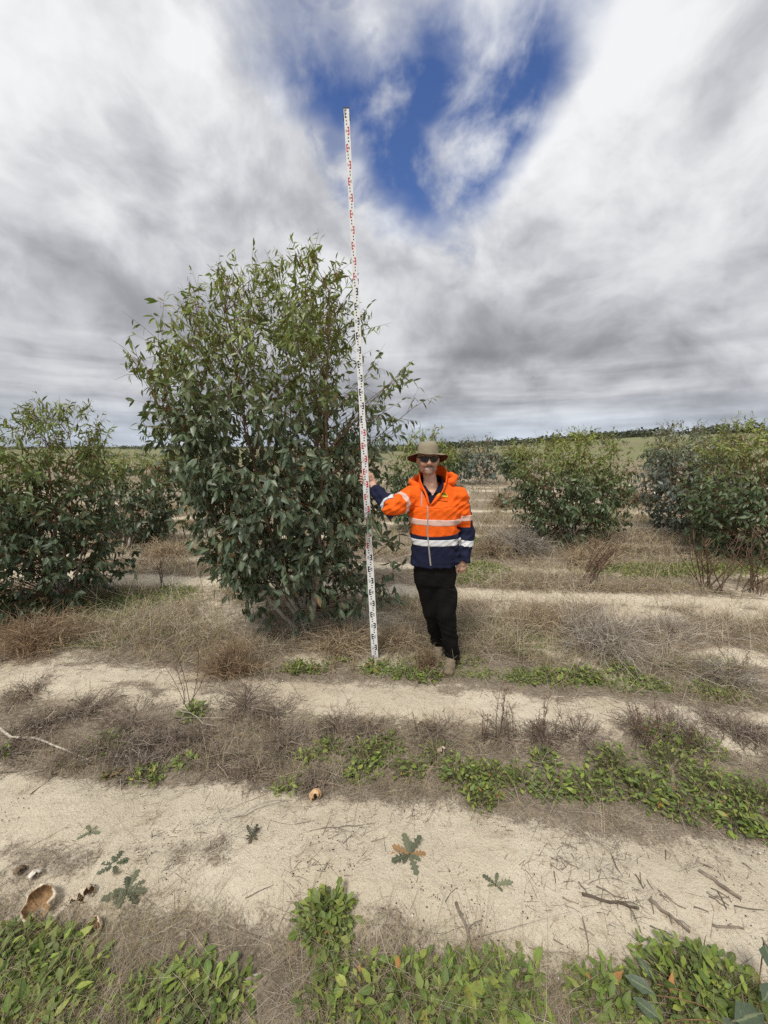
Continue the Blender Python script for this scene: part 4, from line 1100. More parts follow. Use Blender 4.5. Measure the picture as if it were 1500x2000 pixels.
# navy piping line down the outside of the hanging sleeve
ang = np.arctan2(V[:, 1] - (shL[1] + 0.02), V[:, 0] - shL[0])
pip = onL * (np.abs(ang + 0.42) < 0.17) * sst(nk0[2] - 0.035 - V[:, 2], 0.0, 0.008)
nav = np.maximum(nav, pip)
# underside of the raised sleeve is navy too
und = onR * sst(elR[2] + 0.01 - 0.06 - V[:, 2], -0.004, 0.004) * sst(shR[0] - V[:, 0], 0.03, 0.05)
nav = np.maximum(nav, und)
cj = ORANGE[None] * (1 - nav[:, None]) + NAVY[None] * nav[:, None]
jacket = link('jacket', mesh_np('jacket', V - man_base, [Fq], cj), M_JACK, man)
# reflective tapes: bands lying 2 mm proud of the cloth
def band(name, fn, col):
    f = Field(J.lo, J.lo + J.h * (J.n - 1), J.h); f.n = J.n
    sl, (x, y, z) = f.sub(f.lo, f.lo + f.h * (f.n - 1))
    near = np.abs(J.D) < 0.02
    Pn = np.stack([x[near], y[near], z[near]], 1)
    D = np.full(J.D.shape, 0.05, np.float32)
    D[near] = np.maximum(np.maximum(J.D[near] - 0.0025, -J.D[near] - 0.007), fn(Pn))
    f.D = D
    V, Fq = f.mesh()
    if len(V): link(name, mesh_np(name, V - man_base, [Fq], np.tile(col, (len(V), 1))), M_TAPE, jacket)
def tz(pn):
    return zones(pn)
def hband(zc, hw, which, slope=0.0):
    def fn(Pn):
        onR, onL, *_ = zones(Pn)
        msk = (~onR & ~onL) if which == 'T' else onL
        return np.where(msk, np.abs(Pn[:, 2] - zc - slope * (Pn[:, 0] - chest_c[0])) - hw, 0.05)
    return fn
def aband(sc_, hw):
    def fn(Pn):
        onR, onL, sR_, *_ = zones(Pn)
        return np.where(onR, np.abs(sR_ - sc_) - hw, 0.05)
    return fn
band('reflective_band', hband(pp(848, 1015)[2], 0.0245, 'T', -0.03), PINKW)
band('reflective_band', hband(pp(848, 1053)[2], 0.0245, 'T', 0.0), WHITE)
band('reflective_band', hband(pp(908, 1011)[2], 0.0235, 'L'), PINKW)
band('reflective_band', hband(pp(908, 1051)[2], 0.0235, 'L', -0.14), WHITE)
band('reflective_band', aband(luR * 0.58, 0.022), PINKW)
band('reflective_band', aband(luR + 0.045, 0.020), WHITE)
# collar standing open, and the hood bundled behind it
nkx, nky, nkz = nk0 + np.array([0.006, 0.012, 0])
fyv = J.front_y(vb[0], vb[2] - 0.012, 2.82)
sheet('collar', [(vb[0] - 0.006, fyv - 0.003, vb[2] - 0.004), (nkx - 0.046, nky - 0.134, nkz - 0.050), (nkx - 0.108, nky - 0.085, nkz - 0.005), (nkx - 0.110, nky + 0.03, nkz + 0.015), (nkx - 0.05, nky + 0.098, nkz + 0.025), (nkx + 0.02, nky + 0.104, nkz + 0.025), (nkx + 0.085, nky + 0.075, nkz + 0.022), (nkx + 0.116, nky - 0.01, nkz + 0.010), (nkx + 0.098, nky - 0.095, nkz - 0.02), (nkx + 0.036, nky - 0.138, nkz - 0.085), (vb[0] + 0.006, fyv - 0.003, vb[2] - 0.004)],
      [(vb[0] - 0.016, fyv - 0.010, vb[2] + 0.012), (nkx - 0.074, nky - 0.142, nkz - 0.016), (nkx - 0.104, nky - 0.080, nkz + 0.060), (nkx - 0.090, nky + 0.03, nkz + 0.125), (nkx - 0.05, nky + 0.088, nkz + 0.140), (nkx + 0.02, nky + 0.095, nkz + 0.150), (nkx + 0.082, nky + 0.06, nkz + 0.160), (nkx + 0.112, nky - 0.02, nkz + 0.135), (nkx + 0.104, nky - 0.098, nkz + 0.050), (nkx + 0.052, nky - 0.144, nkz - 0.058), (vb[0] + 0.014, fyv - 0.010, vb[2] + 0.010)], 0.007, M_JACK, jacket, 6, 0.006)
Hd = Field(nk0 + [-0.2, -0.16, -0.12], nk0 + [0.26, 0.26, 0.16], 0.005)
hc = np.array([nkx + 0.016, nky + 0.03, nkz + 0.058])
ringp = [hc + np.array([0.165 * math.cos(a_), 0.115 * math.sin(a_) + 0.015, 0.018 * math.cos(a_) - 0.022 + 0.030 * math.sin(a_)]) for a_ in np.linspace(R(-62), R(235), 14)]
Hd.chain(ringp, [0.016] + [0.028] * 12 + [0.014], 0.01)
Hd.cone(ringp[4] + [-0.02, 0.02, -0.03], ringp[9] + [0.02, 0.02, -0.03], 0.045, 0.045, 0.03)
Hd.warp(lambda x, y, z: 0.004 * np.sin(60 * x + 80 * z) + 0.003 * np.sin(90 * y - 50 * x))
V, Fq = Hd.mesh()
link('hood', mesh_np('hood', V - man_base, [Fq], np.tile(ORANGE, (len(V), 1))), M_JACK, jacket)
def strip(name, pts, w, mat, field, parent, out=0.003, n=40):
    """a thin strip laid on the cloth along (x, z) points"""
    pts = np.array(pts, float)
    d = np.concatenate([[0], np.cumsum(np.linalg.norm(np.diff(pts, axis=0), axis=1))]); t = np.linspace(0, d[-1], n)
    q = np.stack([np.interp(t, d, pts[:, i]) for i in range(2)], 1)
    tn = unit(np.gradient(q, axis=0)); sd_ = np.stack([tn[:, 1], -tn[:, 0]], 1)
    V = []
    yy = np.array([field.front_y(a[0], a[1], 2.82) for a in q])
    yy = np.convolve(np.pad(yy, 2, mode='edge'), np.ones(5) / 5, 'valid') - out
    for k, ey in ((-1, 0.0025), (-0.6, 0), (0.6, 0), (1, 0.0025)):
        e = q + sd_ * w / 2 * k
        V.append(np.stack([e[:, 0], yy + ey, e[:, 1]], 1))
    V = np.stack(V, 1); idx = np.arange(n * 4).reshape(n, 4)
    Fq = np.concatenate([np.stack([idx[:-1, j], idx[:-1, j + 1], idx[1:, j + 1], idx[1:, j]], -1) for j in range(3)])
    return link(name, mesh_np(name, V.reshape(-1, 3) - man_base, [Fq]), mat, parent)
XZ = lambda px, py: (at(px, py, YP - 0.13)[0], at(px, py, YP - 0.13)[2])
strip('zip', [XZ(836, 966), XZ(835, 1040), XZ(838, 1075), XZ(841, 1104)], 0.011, M_ZIP, J, jacket, 0.004)
strip('pocket_zip', [XZ(826, 962), XZ(824, 990)], 0.011, M_ZIP, J, jacket, 0.003, 12)
strip('lapel_lining', [XZ(838, 978), XZ(848, 966), XZ(857, 957)], 0.012, M_GREYLIN, J, jacket, 0.006, 16)
M_SEAM = plain_mat('orange_seam_thread', (0.55, 0.06, 0.01), 0.8, 0.2)
strip('chest_seam', [XZ(801, 987), XZ(825, 992), XZ(836, 993)], 0.003, M_SEAM, J, jacket, 0.0022, 20)
strip('chest_seam', [XZ(837, 993), XZ(860, 993), XZ(884, 990)], 0.003, M_SEAM, J, jacket, 0.0022, 20)
strip('hem_seam', [XZ(806, 1098), XZ(836, 1102), XZ(890, 1101)], 0.003, M_SHIRT, J, jacket, 0.0022, 30)
# emblem on the chest: a yellow dome with a green tree, letters and a bar below
ec = np.array(XZ(866, 971))
def patch(name, poly, mat, out):
    poly = np.array(poly) * 0.04 + ec
    cen = poly.mean(0)
    P2 = [cen] + list(poly)
    V = np.array([(a[0], J.front_y(a[0], a[1], 2.83) - out, a[1]) for a in P2])
    V[:, 1] = V[:, 1].min() * 0.5 + V[:, 1] * 0.5
    n = len(poly)
    Fq = np.array([(0, 1 + i, 1 + (i + 1) % n) for i in range(n)])
    return link(name, mesh_np(name, V - man_base, [Fq]), mat, emblem)
emblem = link('emblem', None, parent=jacket)
dome = [(1.0 * math.cos(a_), -0.05 + 0.85 * math.sin(a_) + 0.10 * math.cos(a_) * -1) for a_ in np.linspace(0, math.pi, 14)]
patch('emblem_dome', dome, M_YEL, 0.004)
tree_ = [(-0.35, 0.62), (0.0, 0.80), (0.4, 0.70), (0.72, 0.40), (0.80, 0.16), (0.5, 0.30), (0.30, 0.20), (0.10, 0.34), (-0.18, 0.18), (-0.55, 0.02), (-0.40, 0.24), (-0.50, 0.42)]
patch('emblem_tree', tree_, M_GRN, 0.006)
patch('emblem_bar', [(-1.05, -0.62), (0.95, -0.82), (0.95, -0.92), (-1.05, -0.72)], M_MAR, 0.005)
cu = bpy.data.curves.new('emblem_text', 'FONT'); cu.body = 'ATW'; cu.size = 0.018; cu.align_x = 'CENTER'
co = bpy.data.objects.new('emblem_text', cu); COL.objects.link(co)
dg = bpy.context.evaluated_depsgraph_get(); dg.update(); em = co.evaluated_get(dg).to_mesh()
vv = np.array([v.co[:] for v in em.vertices]); tri = []
for p_ in em.polygons:
    vs = list(p_.vertices)
    for q in range(1, len(vs) - 1): tri.append((vs[0], vs[q], vs[q + 1]))
yb = J.front_y(ec[0], ec[1] - 0.015, 2.83) - 0.005
link('emblem_letters', mesh_np('emblem_letters', np.stack([ec[0] - 0.004 + vv[:, 0], np.full(len(vv), yb), ec[1] - 0.023 + vv[:, 1]], 1) - man_base, [np.array(tri)], smooth=False), M_MAR, emblem)
bpy.data.objects.remove(co)

# ---- hat
hat = link('hat', None, parent=man)
cz = hz + 0.040                                                # brim line
n = 56
th = np.linspace(0, 2 * np.pi, n, endpoint=False)              # 0 = image right, -pi/2 = front
def ring(rx, ry, zf, cyo=0.018):
    return np.stack([hx + rx * np.cos(th), hy + cyo + ry * np.sin(th), zf * np.ones(n)], 1)
rows = []
for rx, ry, dz in ((0.0835, 0.101, -0.012), (0.083, 0.101, 0.0), (0.0815, 0.100, 0.010), (0.079, 0.098, 0.026), (0.0755, 0.095, 0.046), (0.070, 0.090, 0.064), (0.061, 0.079, 0.078), (0.044, 0.058, 0.087), (0.022, 0.029, 0.091), (0.001, 0.001, 0.092)):
    q = ring(rx, ry, cz + dz)
    q[:, 2] += (rx / 0.08) * (0.004 * np.cos(th - 0.3) * (dz / 0.08) + 0.0022 * np.sin(5 * th + dz * 60) + 0.002 * np.sin(3 * th + dz * 70))
    q[:, :2] += (unit(q[:, :2] - [hx, hy + 0.018]) * (0.0028 * np.sin(7 * th + 160 * dz))[:, None]) if rx > 0.03 else 0
    rows.append(q)
G = np.stack(rows); K = len(rows)
idx = np.arange(K * n).reshape(K, n); nxt = np.roll(idx, -1, 1)
Fq = np.stack([idx[:-1], nxt[:-1], nxt[1:], idx[1:]], -1).reshape(-1, 4)
link('hat_crown', mesh_np('hat_crown', G.reshape(-1, 3) - man_base, [Fq]), M_HAT, hat)
front = np.clip(-np.sin(th), 0, 1); back = np.clip(np.sin(th), 0, 1); side = np.abs(np.cos(th))
rows_t = []
for t in np.linspace(0, 1, 7):
    rr = 0.0835 + (0.058 + 0.012 * side) * t
    ry = 0.101 + (0.048 + 0.008 * back) * t
    q = ring(1, 1, cz)
    q[:, 0] = hx + rr * np.cos(th); q[:, 1] = hy + 0.018 + ry * np.sin(th)
    drop = front * 0.006 * t + side * (-0.014 * math.sin(t * 2.2) * front + 0.018 * t ** 2 * (1 - front)) + back * (0.070 * t + 0.01 * t * side)
    drop = drop + side * (1 - back) * (1 - front) * 0.01 * t
    q[:, 2] = cz - drop + 0.004 * np.sin(3 * th + 1.2) * t + 0.002 * np.sin(8 * th) * t
    rows_t.append(q)
G = np.stack(rows_t); K = len(rows_t)
idx = np.arange(K * n).reshape(K, n); nxt = np.roll(idx, -1, 1)
Fq = np.stack([idx[:-1], idx[1:], nxt[1:], nxt[:-1]], -1).reshape(-1, 4)
brim = link('hat_brim', mesh_np('hat_brim', G.reshape(-1, 3) - man_base, [Fq]), M_HAT, hat)
Gl = G - np.array([0, 0, 0.0035])
link('brim_lining', mesh_np('brim_lining', Gl.reshape(-1, 3) - man_base, [Fq[:, ::-1]]), M_HATU, brim)
ed = G[-1]
edp = np.concatenate([ed, ed[:1]])[None] - [0, 0, 0.0018]
tv, tf = tubes(edp, np.full((1, n + 1), 0.0032), 5)
link('brim_edge', mesh_np('brim_edge', tv - man_base, [tf]), M_HATU, brim)

# ---- sunglasses
sg_ = link('sunglasses', None, parent=man)
def lens_poly(sx):
    pts = [(0.006, 0.011), (0.020, 0.015), (0.040, 0.015), (0.058, 0.012), (0.061, 0.004), (0.056, -0.012), (0.046, -0.020), (0.028, -0.021), (0.014, -0.016), (0.007, -0.004)]
    return np.array([(sx * a_, 0, b_) for a_, b_ in pts])
gy = hy - 0.101; gzc = hz + 0.002
for sx in (-1, 1):
    lp = lens_poly(sx); n_ = len(lp)
    lp[:, 0] *= 1.06; lp[:, 2] *= 1.08; lp[:, 1] = 8.5 * lp[:, 0] ** 2
    P3 = lp + [hx, gy, gzc]
    cen = P3.mean(0) + [0, -0.004, 0]
    V = np.concatenate([cen[None], P3]); Fq = np.array([(0, 1 + i, 1 + (i + 1) % n_) for i in range(n_)])
    link('lens', mesh_np('lens', V - man_base, [Fq]), M_LENS, sg_)
    loop = np.concatenate([P3, P3[:2]])[None]
    tv, tf = tubes(loop, np.full((1, n_ + 2), 0.0026), 5)
    link('lens_rim', mesh_np('lens_rim', tv - man_base, [tf]), M_FRAME, sg_)
    tmp = np.array([[hx + sx * 0.060, gy + 0.034, gzc + 0.010], [hx + sx * 0.074, gy + 0.050, gzc + 0.010], [hx + sx * 0.081, gy + 0.080, gzc + 0.008], [hx + sx * 0.082, gy + 0.112, gzc + 0.004]])[None]
    tv, tf = tubes(tmp, np.full((1, 4), 0.0036), 5)
    link('temple_arm', mesh_np('temple_arm', tv - man_base, [tf]), M_FRAME, sg_)
tv, tf = tubes(np.array([[hx - 0.008, gy, gzc + 0.008], [hx, gy - 0.004, gzc + 0.011], [hx + 0.008, gy, gzc + 0.008]])[None], np.full((1, 3), 0.003), 5)
link('bridge', mesh_np('bridge', tv - man_base, [tf]), M_FRAME, sg_)
# ================================================================== LOW PLANTS, LITTER, STICKS, SHELLS
rng = np.random.default_rng(404)
def strands(n, base, ang, length, rise, bend, width, col, K=4):
    """thin straws: start at base, head off along ang, rise and bend over"""
    t = np.linspace(0, 1, K)[None, :]
    dx, dy = np.cos(ang)[:, None], np.sin(ang)[:, None]
    wob = rng.normal(0, 0.10, (n, 1)) * t ** 2
    hor = length[:, None] * (t * np.cos(rise)[:, None] + bend[:, None] * t ** 2 * 0.5)
    up = length[:, None] * (t * np.sin(rise)[:, None] - bend[:, None] * t ** 2 * 0.45)
    P = np.stack([base[:, 0:1] + hor * dx - wob * length[:, None] * dy * 2, base[:, 1:2] + hor * dy + wob * length[:, None] * dx * 2, base[:, 2:3] + up], -1)
    g_ = gz(P[..., 0], P[..., 1]) + 0.002
    P[..., 2] = np.maximum(P[..., 2], g_ + np.minimum(width[:, None], 0.002))
    side = unit(np.stack([-np.sin(ang) + rng.normal(0, .4, n), np.cos(ang) + rng.normal(0, .4, n), rng.normal(0, 0.5, n)], 1))
    W = width[:, None] * np.linspace(1, 0.35, K)[None]
    V, Fq = ribbons(P, W, side)
    return V, Fq, np.repeat(col, K * 2, axis=0)
STRAW = np.array([[0.37, 0.305, 0.23], [0.28, 0.225, 0.175], [0.19, 0.15, 0.12], [0.52, 0.45, 0.36], [0.37, 0.33, 0.285], [0.11, 0.087, 0.073]])
def pick_cols(n, pal, p=None, j=0.15):
    return pal[rng.choice(len(pal), n, p=p)] * rng.uniform(1 - j, 1 + j, (n, 1))
def sample(n, x0, x1, y0, y1, dens, power=1.0):
    """rejection sample ground points; more of them near"""
    xs_, ys_ = [], []
    got = 0
    for _ in range(12):
        y = y0 + (y1 - y0) * rng.uniform(0, 1, n) ** power
        hw = np.minimum(x1, 0.3 + 1.15 * y)
        x = rng.uniform(-1, 1, n) * hw
        k = rng.uniform(0, 1, n) < dens(x, y)
        xs_.append(x[k]); ys_.append(y[k]); got += k.sum()
        if got >= n: break
    x, y = np.concatenate(xs_)[:n], np.concatenate(ys_)[:n]
    return np.stack([x, y, gz(x, y)], 1)
def patches(lst):
    def f(x, y):
        s = np.zeros_like(x)
        for (px, py, rx, ry) in lst:
            q = gnd(px, py); qx = abs(gnd(px + rx, py)[0] - q[0]); qy = abs(gnd(px, py - ry)[1] - gnd(px, py + ry)[1]) / 2
            s = np.maximum(s, 1 - sst(np.hypot((x - q[0]) / qx, (y - q[1]) / qy) + 0.5 * (fbm(x, y, 6, 3, 2) - 0.5), 0.6, 1.15))
        return s
    return f
clump_n = lambda x, y: sst(fbm(x, y, 2.2, 91, 3), 0.30, 0.62)
# -- flat, tangled litter
dn = lambda x, y: litter_mask(x, y) ** 1.5 * (0.35 + 0.65 * clump_n(x, y))
b = sample(54000, 9, 9, 0.55, 7.0, dn, 1.5)
n = len(b)
near_ = np.clip(b[:, 1] / 3.0, 0.45, 2.0)
A = strands(n, b, rng.uniform(0, 2 * np.pi, n), rng.gamma(2.2, 0.050, n) + 0.025, rng.uniform(0.0, 0.35, n), rng.uniform(0, 0.3, n), rng.uniform(0.0012, 0.0040, n) * near_, pick_cols(n, STRAW, [.22, .20, .18, .13, .15, .12]), 3)
# sparse bits on the sand
b2 = sample(3600, 9, 9, 0.6, 5.0, lambda x, y: (1 - litter_mask(x, y)) * (0.10 + 0.9 * sst(fbm(x, y, 3.0, 17, 3), 0.45, 0.7)), 1.2)
n = len(b2)
A2 = strands(n, b2, rng.normal(0.5, 0.8, n), rng.gamma(1.6, 0.022, n) + 0.01, rng.uniform(0, 0.06, n), rng.uniform(0, 0.1, n), rng.uniform(0.001, 0.0032, n), pick_cols(n, STRAW * 0.75, [.15, .2, .25, .05, .1, .25]), 3)
V, Fc, Cc = join([A, A2])
o = link('dry_litter', mesh_np('dry_litter', V, Fc, Cc), M_STRAW, kind='stuff')
tag(o, 'grey brown straw and twig litter lying on the sand', 'litter')
# -- standing dry grass behind the first strip and in the second litter strip
dn2 = lambda x, y: litter_mask(x, y) * clump_n(x, y) * np.where(row_v(x, y) > 2.72, 1.0, np.where(row_v(x, y) < 1.15, 0.9, np.where((row_v(x, y) > 1.72) & (row_v(x, y) < 2.25), 0.75, 0.05)))
b = sample(70000, 14, 14, 0.8, 12.0, dn2, 1.3)
n = len(b); sc_ = np.clip(b[:, 1] / 3.2, 0.4, 3.2)
GR = np.array([[0.38, 0.30, 0.19], [0.31, 0.225, 0.13], [0.27, 0.235, 0.13], [0.46, 0.39, 0.28], [0.23, 0.24, 0.10], [0.21, 0.155, 0.10]])
A = strands(n, b, rng.uniform(0, 2 * np.pi, n), (rng.gamma(3.0, 0.035, n) + 0.04) * np.where(row_v(b[:, 0], b[:, 1]) > 2.7, 1.25, 0.8), rng.uniform(0.35, 1.45, n), rng.uniform(0.1, 0.8, n), rng.uniform(0.0016, 0.0042, n) * sc_, pick_cols(n, GR, [.26, .18, .18, .14, .14, .10]), 3)
# taller wispy grass round the man and along the second row
TALL = patches([(1010, 1190, 170, 60), (1200, 1200, 200, 60), (1390, 1215, 120, 50), (960, 1250, 90, 40), (1120, 1150, 120, 30), (300, 1230, 160, 40), (600, 1260, 130, 20), (780, 1230, 90, 35), (1000, 1050, 120, 25), (950, 990, 110, 30), (1250, 1060, 120, 25), (330, 1090, 90, 25), (1300, 1290, 180, 30)])
bt = sample(17000, 9, 9, 2.6, 9.5, lambda x, y: TALL(x, y) * sst(litter_mask(x, y), 0.55, 0.9), 1.3)
nt_ = len(bt)
A3 = strands(nt_, bt, rng.uniform(0, 2 * np.pi, nt_), rng.gamma(4.0, 0.055, nt_) + 0.08, rng.uniform(0.3, 1.35, nt_), rng.uniform(0.2, 1.0, nt_), rng.uniform(0.0016, 0.0034, nt_) * np.clip(bt[:, 1] / 3.2, 0.8, 2.4), pick_cols(nt_, np.array([[0.44, 0.37, 0.27], [0.52, 0.46, 0.37], [0.36, 0.28, 0.18], [0.26, 0.195, 0.13]])), 4)
# far rough pasture
b = sample(18000, 60, 60, 9.0, 45.0, lambda x, y: sst(fbm(x, y, 0.5, 99, 3), 0.35, 0.6), 1.3)
n = len(b); sc_ = b[:, 1] / 6.0
A2 = strands(n, b, rng.uniform(0, 2 * np.pi, n), (rng.gamma(3.0, 0.06, n) + 0.08), rng.uniform(0.5, 1.5, n), rng.uniform(0.1, 0.6, n), rng.uniform(0.004, 0.010, n) * sc_, pick_cols(n, GR * 0.9, [.26, .14, .22, .12, .20, .06]), 3)
V, Fc, Cc = join([A, A2, A3])
o = link('dry_grass', mesh_np('dry_grass', V, Fc, Cc), M_STRAW, kind='stuff')
tag(o, 'thin standing dry grass between the tree rows', 'grass')

# -- low green cover: tiny leaves, patches only (the bigger clumps below are things)
GREENS = np.array([[0.160, 0.235, 0.042], [0.205, 0.280, 0.050], [0.115, 0.178, 0.042], [0.270, 0.305, 0.070], [0.160, 0.210, 0.065]])
COVER = [(590, 1306, 45, 14), (770, 1308, 95, 20), (930, 1320, 50, 14), (1090, 1325, 130, 20), (1260, 1338, 110, 18), (1400, 1345, 80, 16), (660, 1290, 40, 8), (230, 1180, 100, 30), (330, 1165, 60, 20),
         (940, 1112, 55, 14), (1290, 1115, 170, 14), (1000, 1075, 70, 8), (1450, 1115, 60, 12), (150, 1255, 110, 14), (820, 1290, 60, 10), (1010, 1260, 70, 25), (960, 1060, 60, 10), (230, 1225, 150, 30), (1000, 1235, 110, 35), (890, 1295, 60, 14), (900, 1130, 70, 14), (1350, 1300, 110, 16)]
b = sample(16500, 8, 8, 2.3, 7.5, patches(COVER), 1.0)
n = len(b)
b[:, 2] += rng.uniform(0.005, 0.045, n)
d = unit(np.stack([rng.normal(0, 1, n), rng.normal(0, 1, n), rng.uniform(-0.1, 0.9, n)], 1))
L = rng.uniform(0.014, 0.034, n) * np.clip(b[:, 1] / 3.2, 0.9, 1.8)
V, Fq, Cc = leaves(b, d, np.tile([0, 0, 1.0], (n, 1)) + rng.normal(0, .3, (n, 3)), L, L * 0.45, pick_cols(n, GREENS, None, 0.25), 'chip', 0.2, 0.2)
o = link('ground_cover', mesh_np('ground_cover', V, [Fq], Cc), M_WEED, kind='stuff')
tag(o, 'low small leaved green ground cover between the tree rows', 'ground cover')

# -- leafy weed clumps
def weed(px, py, rad, height, nleaf, llen, label, group, shape='spoon', pal=GREENS, seed=0, nparts=14, asp=0.46, pos=None, mat=None, name='leafy_weed'):
    r_ = np.random.default_rng(seed + 900)
    nleaf = int(nleaf * 2.3); llen = llen * 0.66; rad = rad * (1.22 if nparts == 18 else 1.08); height = height * r_.uniform(0.7, 1.25)
    shape = ('ovate', 'spoon', 'ovate', 'lance')[seed % 4]; asp = (0.42, 0.36, 0.48, 0.34)[seed % 4]
    c = gnd(px, py) if pos is None else np.array(pos)
    ns = max(3, nleaf // 6)
    a = r_.uniform(0, 2 * np.pi, nleaf); rr = rad * np.sqrt(r_.uniform(0, 1, nleaf))
    bx, by = c[0] + rr * np.cos(a) * 1.25, c[1] + rr * np.sin(a)
    hgt = height * (1 - 0.6 * (rr / rad) ** 2) * r_.uniform(0.25, 1.0, nleaf)
    base = np.stack([bx, by, gz(bx, by) + np.maximum(hgt - llen * 0.3, 0.004)], 1)
    d = np.stack([0.5 * np.cos(a) + r_.normal(0, .8, nleaf), 0.5 * np.sin(a) + r_.normal(0, .8, nleaf), r_.uniform(-0.05, 1.0, nleaf)], 1)
    base[:, 2] += r_.uniform(0, 0.012, nleaf)
    nr = np.tile([0, 0, 1.0], (nleaf, 1)) + r_.normal(0, 0.35, (nleaf, 3)); d = unit(d)
    L = llen * np.clip(r_.lognormal(0, 0.36, nleaf), 0.4, 1.7)
    col = pal[r_.choice(len(pal), nleaf)] * r_.uniform(0.65, 1.35, (nleaf, 1)) * r_.uniform(0.85, 1.15)
    dull = r_.uniform(0, 1, nleaf) < 0.16
    col[dull] = col[dull] * 0.5 + np.array([0.10, 0.095, 0.05])
    od = r_.uniform(0, 1, nleaf) < 0.010
    col[od] = np.array([0.42, 0.19, 0.06])
    Wd = L * asp * r_.uniform(0.8, 1.25, nleaf)
    root = thing(name, label, 'weed', c, group)
    # stems up to the leaves
    s0 = np.stack([c[0] + (bx - c[0]) * 0.35, c[1] + (by - c[1]) * 0.35, gz(bx, by) - 0.004], 1)
    sp_ = bezier(s0, s0 * 0.5 + base * 0.5 + np.array([0, 0, 0.2 * height]), base, 3)
    sV, sF = tubes(sp_, np.full((nleaf, 3), 0.0013), 3)
    link('stalk', mesh_np('stalk', sV - c, [sF], np.tile([0.16, 0.17, 0.06, 0.0], (len(sV), 1))), M_WEED, root, kind='stuff')
    sel = np.argsort(-(hgt + 0.3 * (c[1] - by)) * L)[:nparts]
    rest = np.ones(nleaf, bool); rest[sel] = False
    if rest.any():
        V, Fq, Cc = leaves(base[rest], d[rest], nr[rest], L[rest], Wd[rest], col[rest], shape, r_.uniform(0.05, 0.4, rest.sum()), 0.22)
        link('foliage', mesh_np('foliage', V - c, [Fq], Cc), mat or M_WEED, root, kind='stuff')
    leaf_parts(root, c, (base[sel], d[sel], nr[sel], L[sel], Wd[sel], col[sel]), shape, mat or M_WEED, 0.22, 0.2, 4)
    return root
G1 = 'leafy weeds in the near litter strip'
L1 = 'low bright green leafy weed in the litter strip between the two sand strips'
sd_ = 0
for px, py, rad, h_, nl in ((725, 1480, .10, .09, 70), (700, 1505, .07, .06, 40), (760, 1455, .08, .07, 45), (800, 1500, .07, .07, 36), (855, 1480, .08, .06, 36), (905, 1520, .10, .09, 70), (940, 1560, .07, .07, 44), (960, 1520, .09, .08, 56), (1020, 1525, .08, .07, 46), (1080, 1535, .09, .07, 50),
                            (1060, 1490, .07, .06, 30), (1150, 1540, .10, .08, 60), (1200, 1500, .12, .10, 76), (1255, 1545, .11, .10, 70), (1310, 1500, .12, .11, 76), (1340, 1570, .11, .09, 66), (1400, 1540, .13, .12, 84), (1440, 1600, .09, .09, 56), (1480, 1560, .12, .11, 70), (1290, 1450, .10, .10, 50), (1370, 1470, .10, .08, 50), (1490, 1620, .06, .07, 36)):
    sd_ += 1
    w1 = ('weed strip beside the cream shell fragment' if px < 870 else 'weed strip below the dry seed stems' if px < 1120 else 'thickest end of the weed strip')
    weed(px, py, rad, h_, nl, 0.043, 'low bright green weed in the ' + w1, 'leafy weeds, ' + w1, seed=sd_)
for px, py, rad, h_, nl, lb_ in ((290, 1510, .07, .05, 40, 'rounded leaf green weed among grey straw near the sand edge'), (375, 1395, .07, .06, 44, 'green weed at the foot of the thin bare twiggy stems'), (600, 1480, .05, .05, 26, 'small green weed in grey straw left of the long weed strip'),
                                (645, 1465, .08, .06, 40, 'green and yellow weed beginning the long weed strip'), (200, 1450, .10, .05, 40, 'yellowish flat weed beyond the pale fallen stick'), (360, 1480, .06, .05, 26, 'small upright green weed beside the rounded leaf weed'), (5, 1470, .05, .05, 22, 'green weed beside the thick end of the pale stick'), (215, 1510, .04, .04, 16, 'reddish small weed among grey straw'), (560, 1530, .06, .04, 26, 'grey green weed at the edge of the bare sand')):
    sd_ += 1
    weed(px, py, rad, h_, nl, 0.042, lb_, None, seed=sd_, pal=GREENS if 'reddish' not in lb_ else np.array([[0.22, 0.12, 0.05], [0.14, 0.15, 0.05]]))
G2 = 'leafy weeds at the foot of the row ahead of the tree'
for px, py, rad, h_, nl in ((580, 1308, .09, .06, 46), (625, 1304, .07, .05, 34), (735, 1305, .09, .06, 40), (790, 1318, .10, .06, 44), (840, 1325, .08, .06, 36), (1020, 1325, .10, .06, 44), (1085, 1322, .11, .07, 54), (1150, 1325, .12, .09, 64), (1215, 1312, .11, .09, 60), (1270, 1335, .10, .06, 40), (1390, 1350, .12, .07, 44)):
    sd_ += 1
    w2 = 'under the tall tree left of the staff' if px < 700 else 'between the foot of the staff and the boots' if px < 900 else 'in front of the silver grey dead bush'
    weed(px, py, rad, h_, nl, 0.048, 'low green weed behind narrow sand, ' + w2, 'weeds ' + w2, seed=sd_, nparts=8)
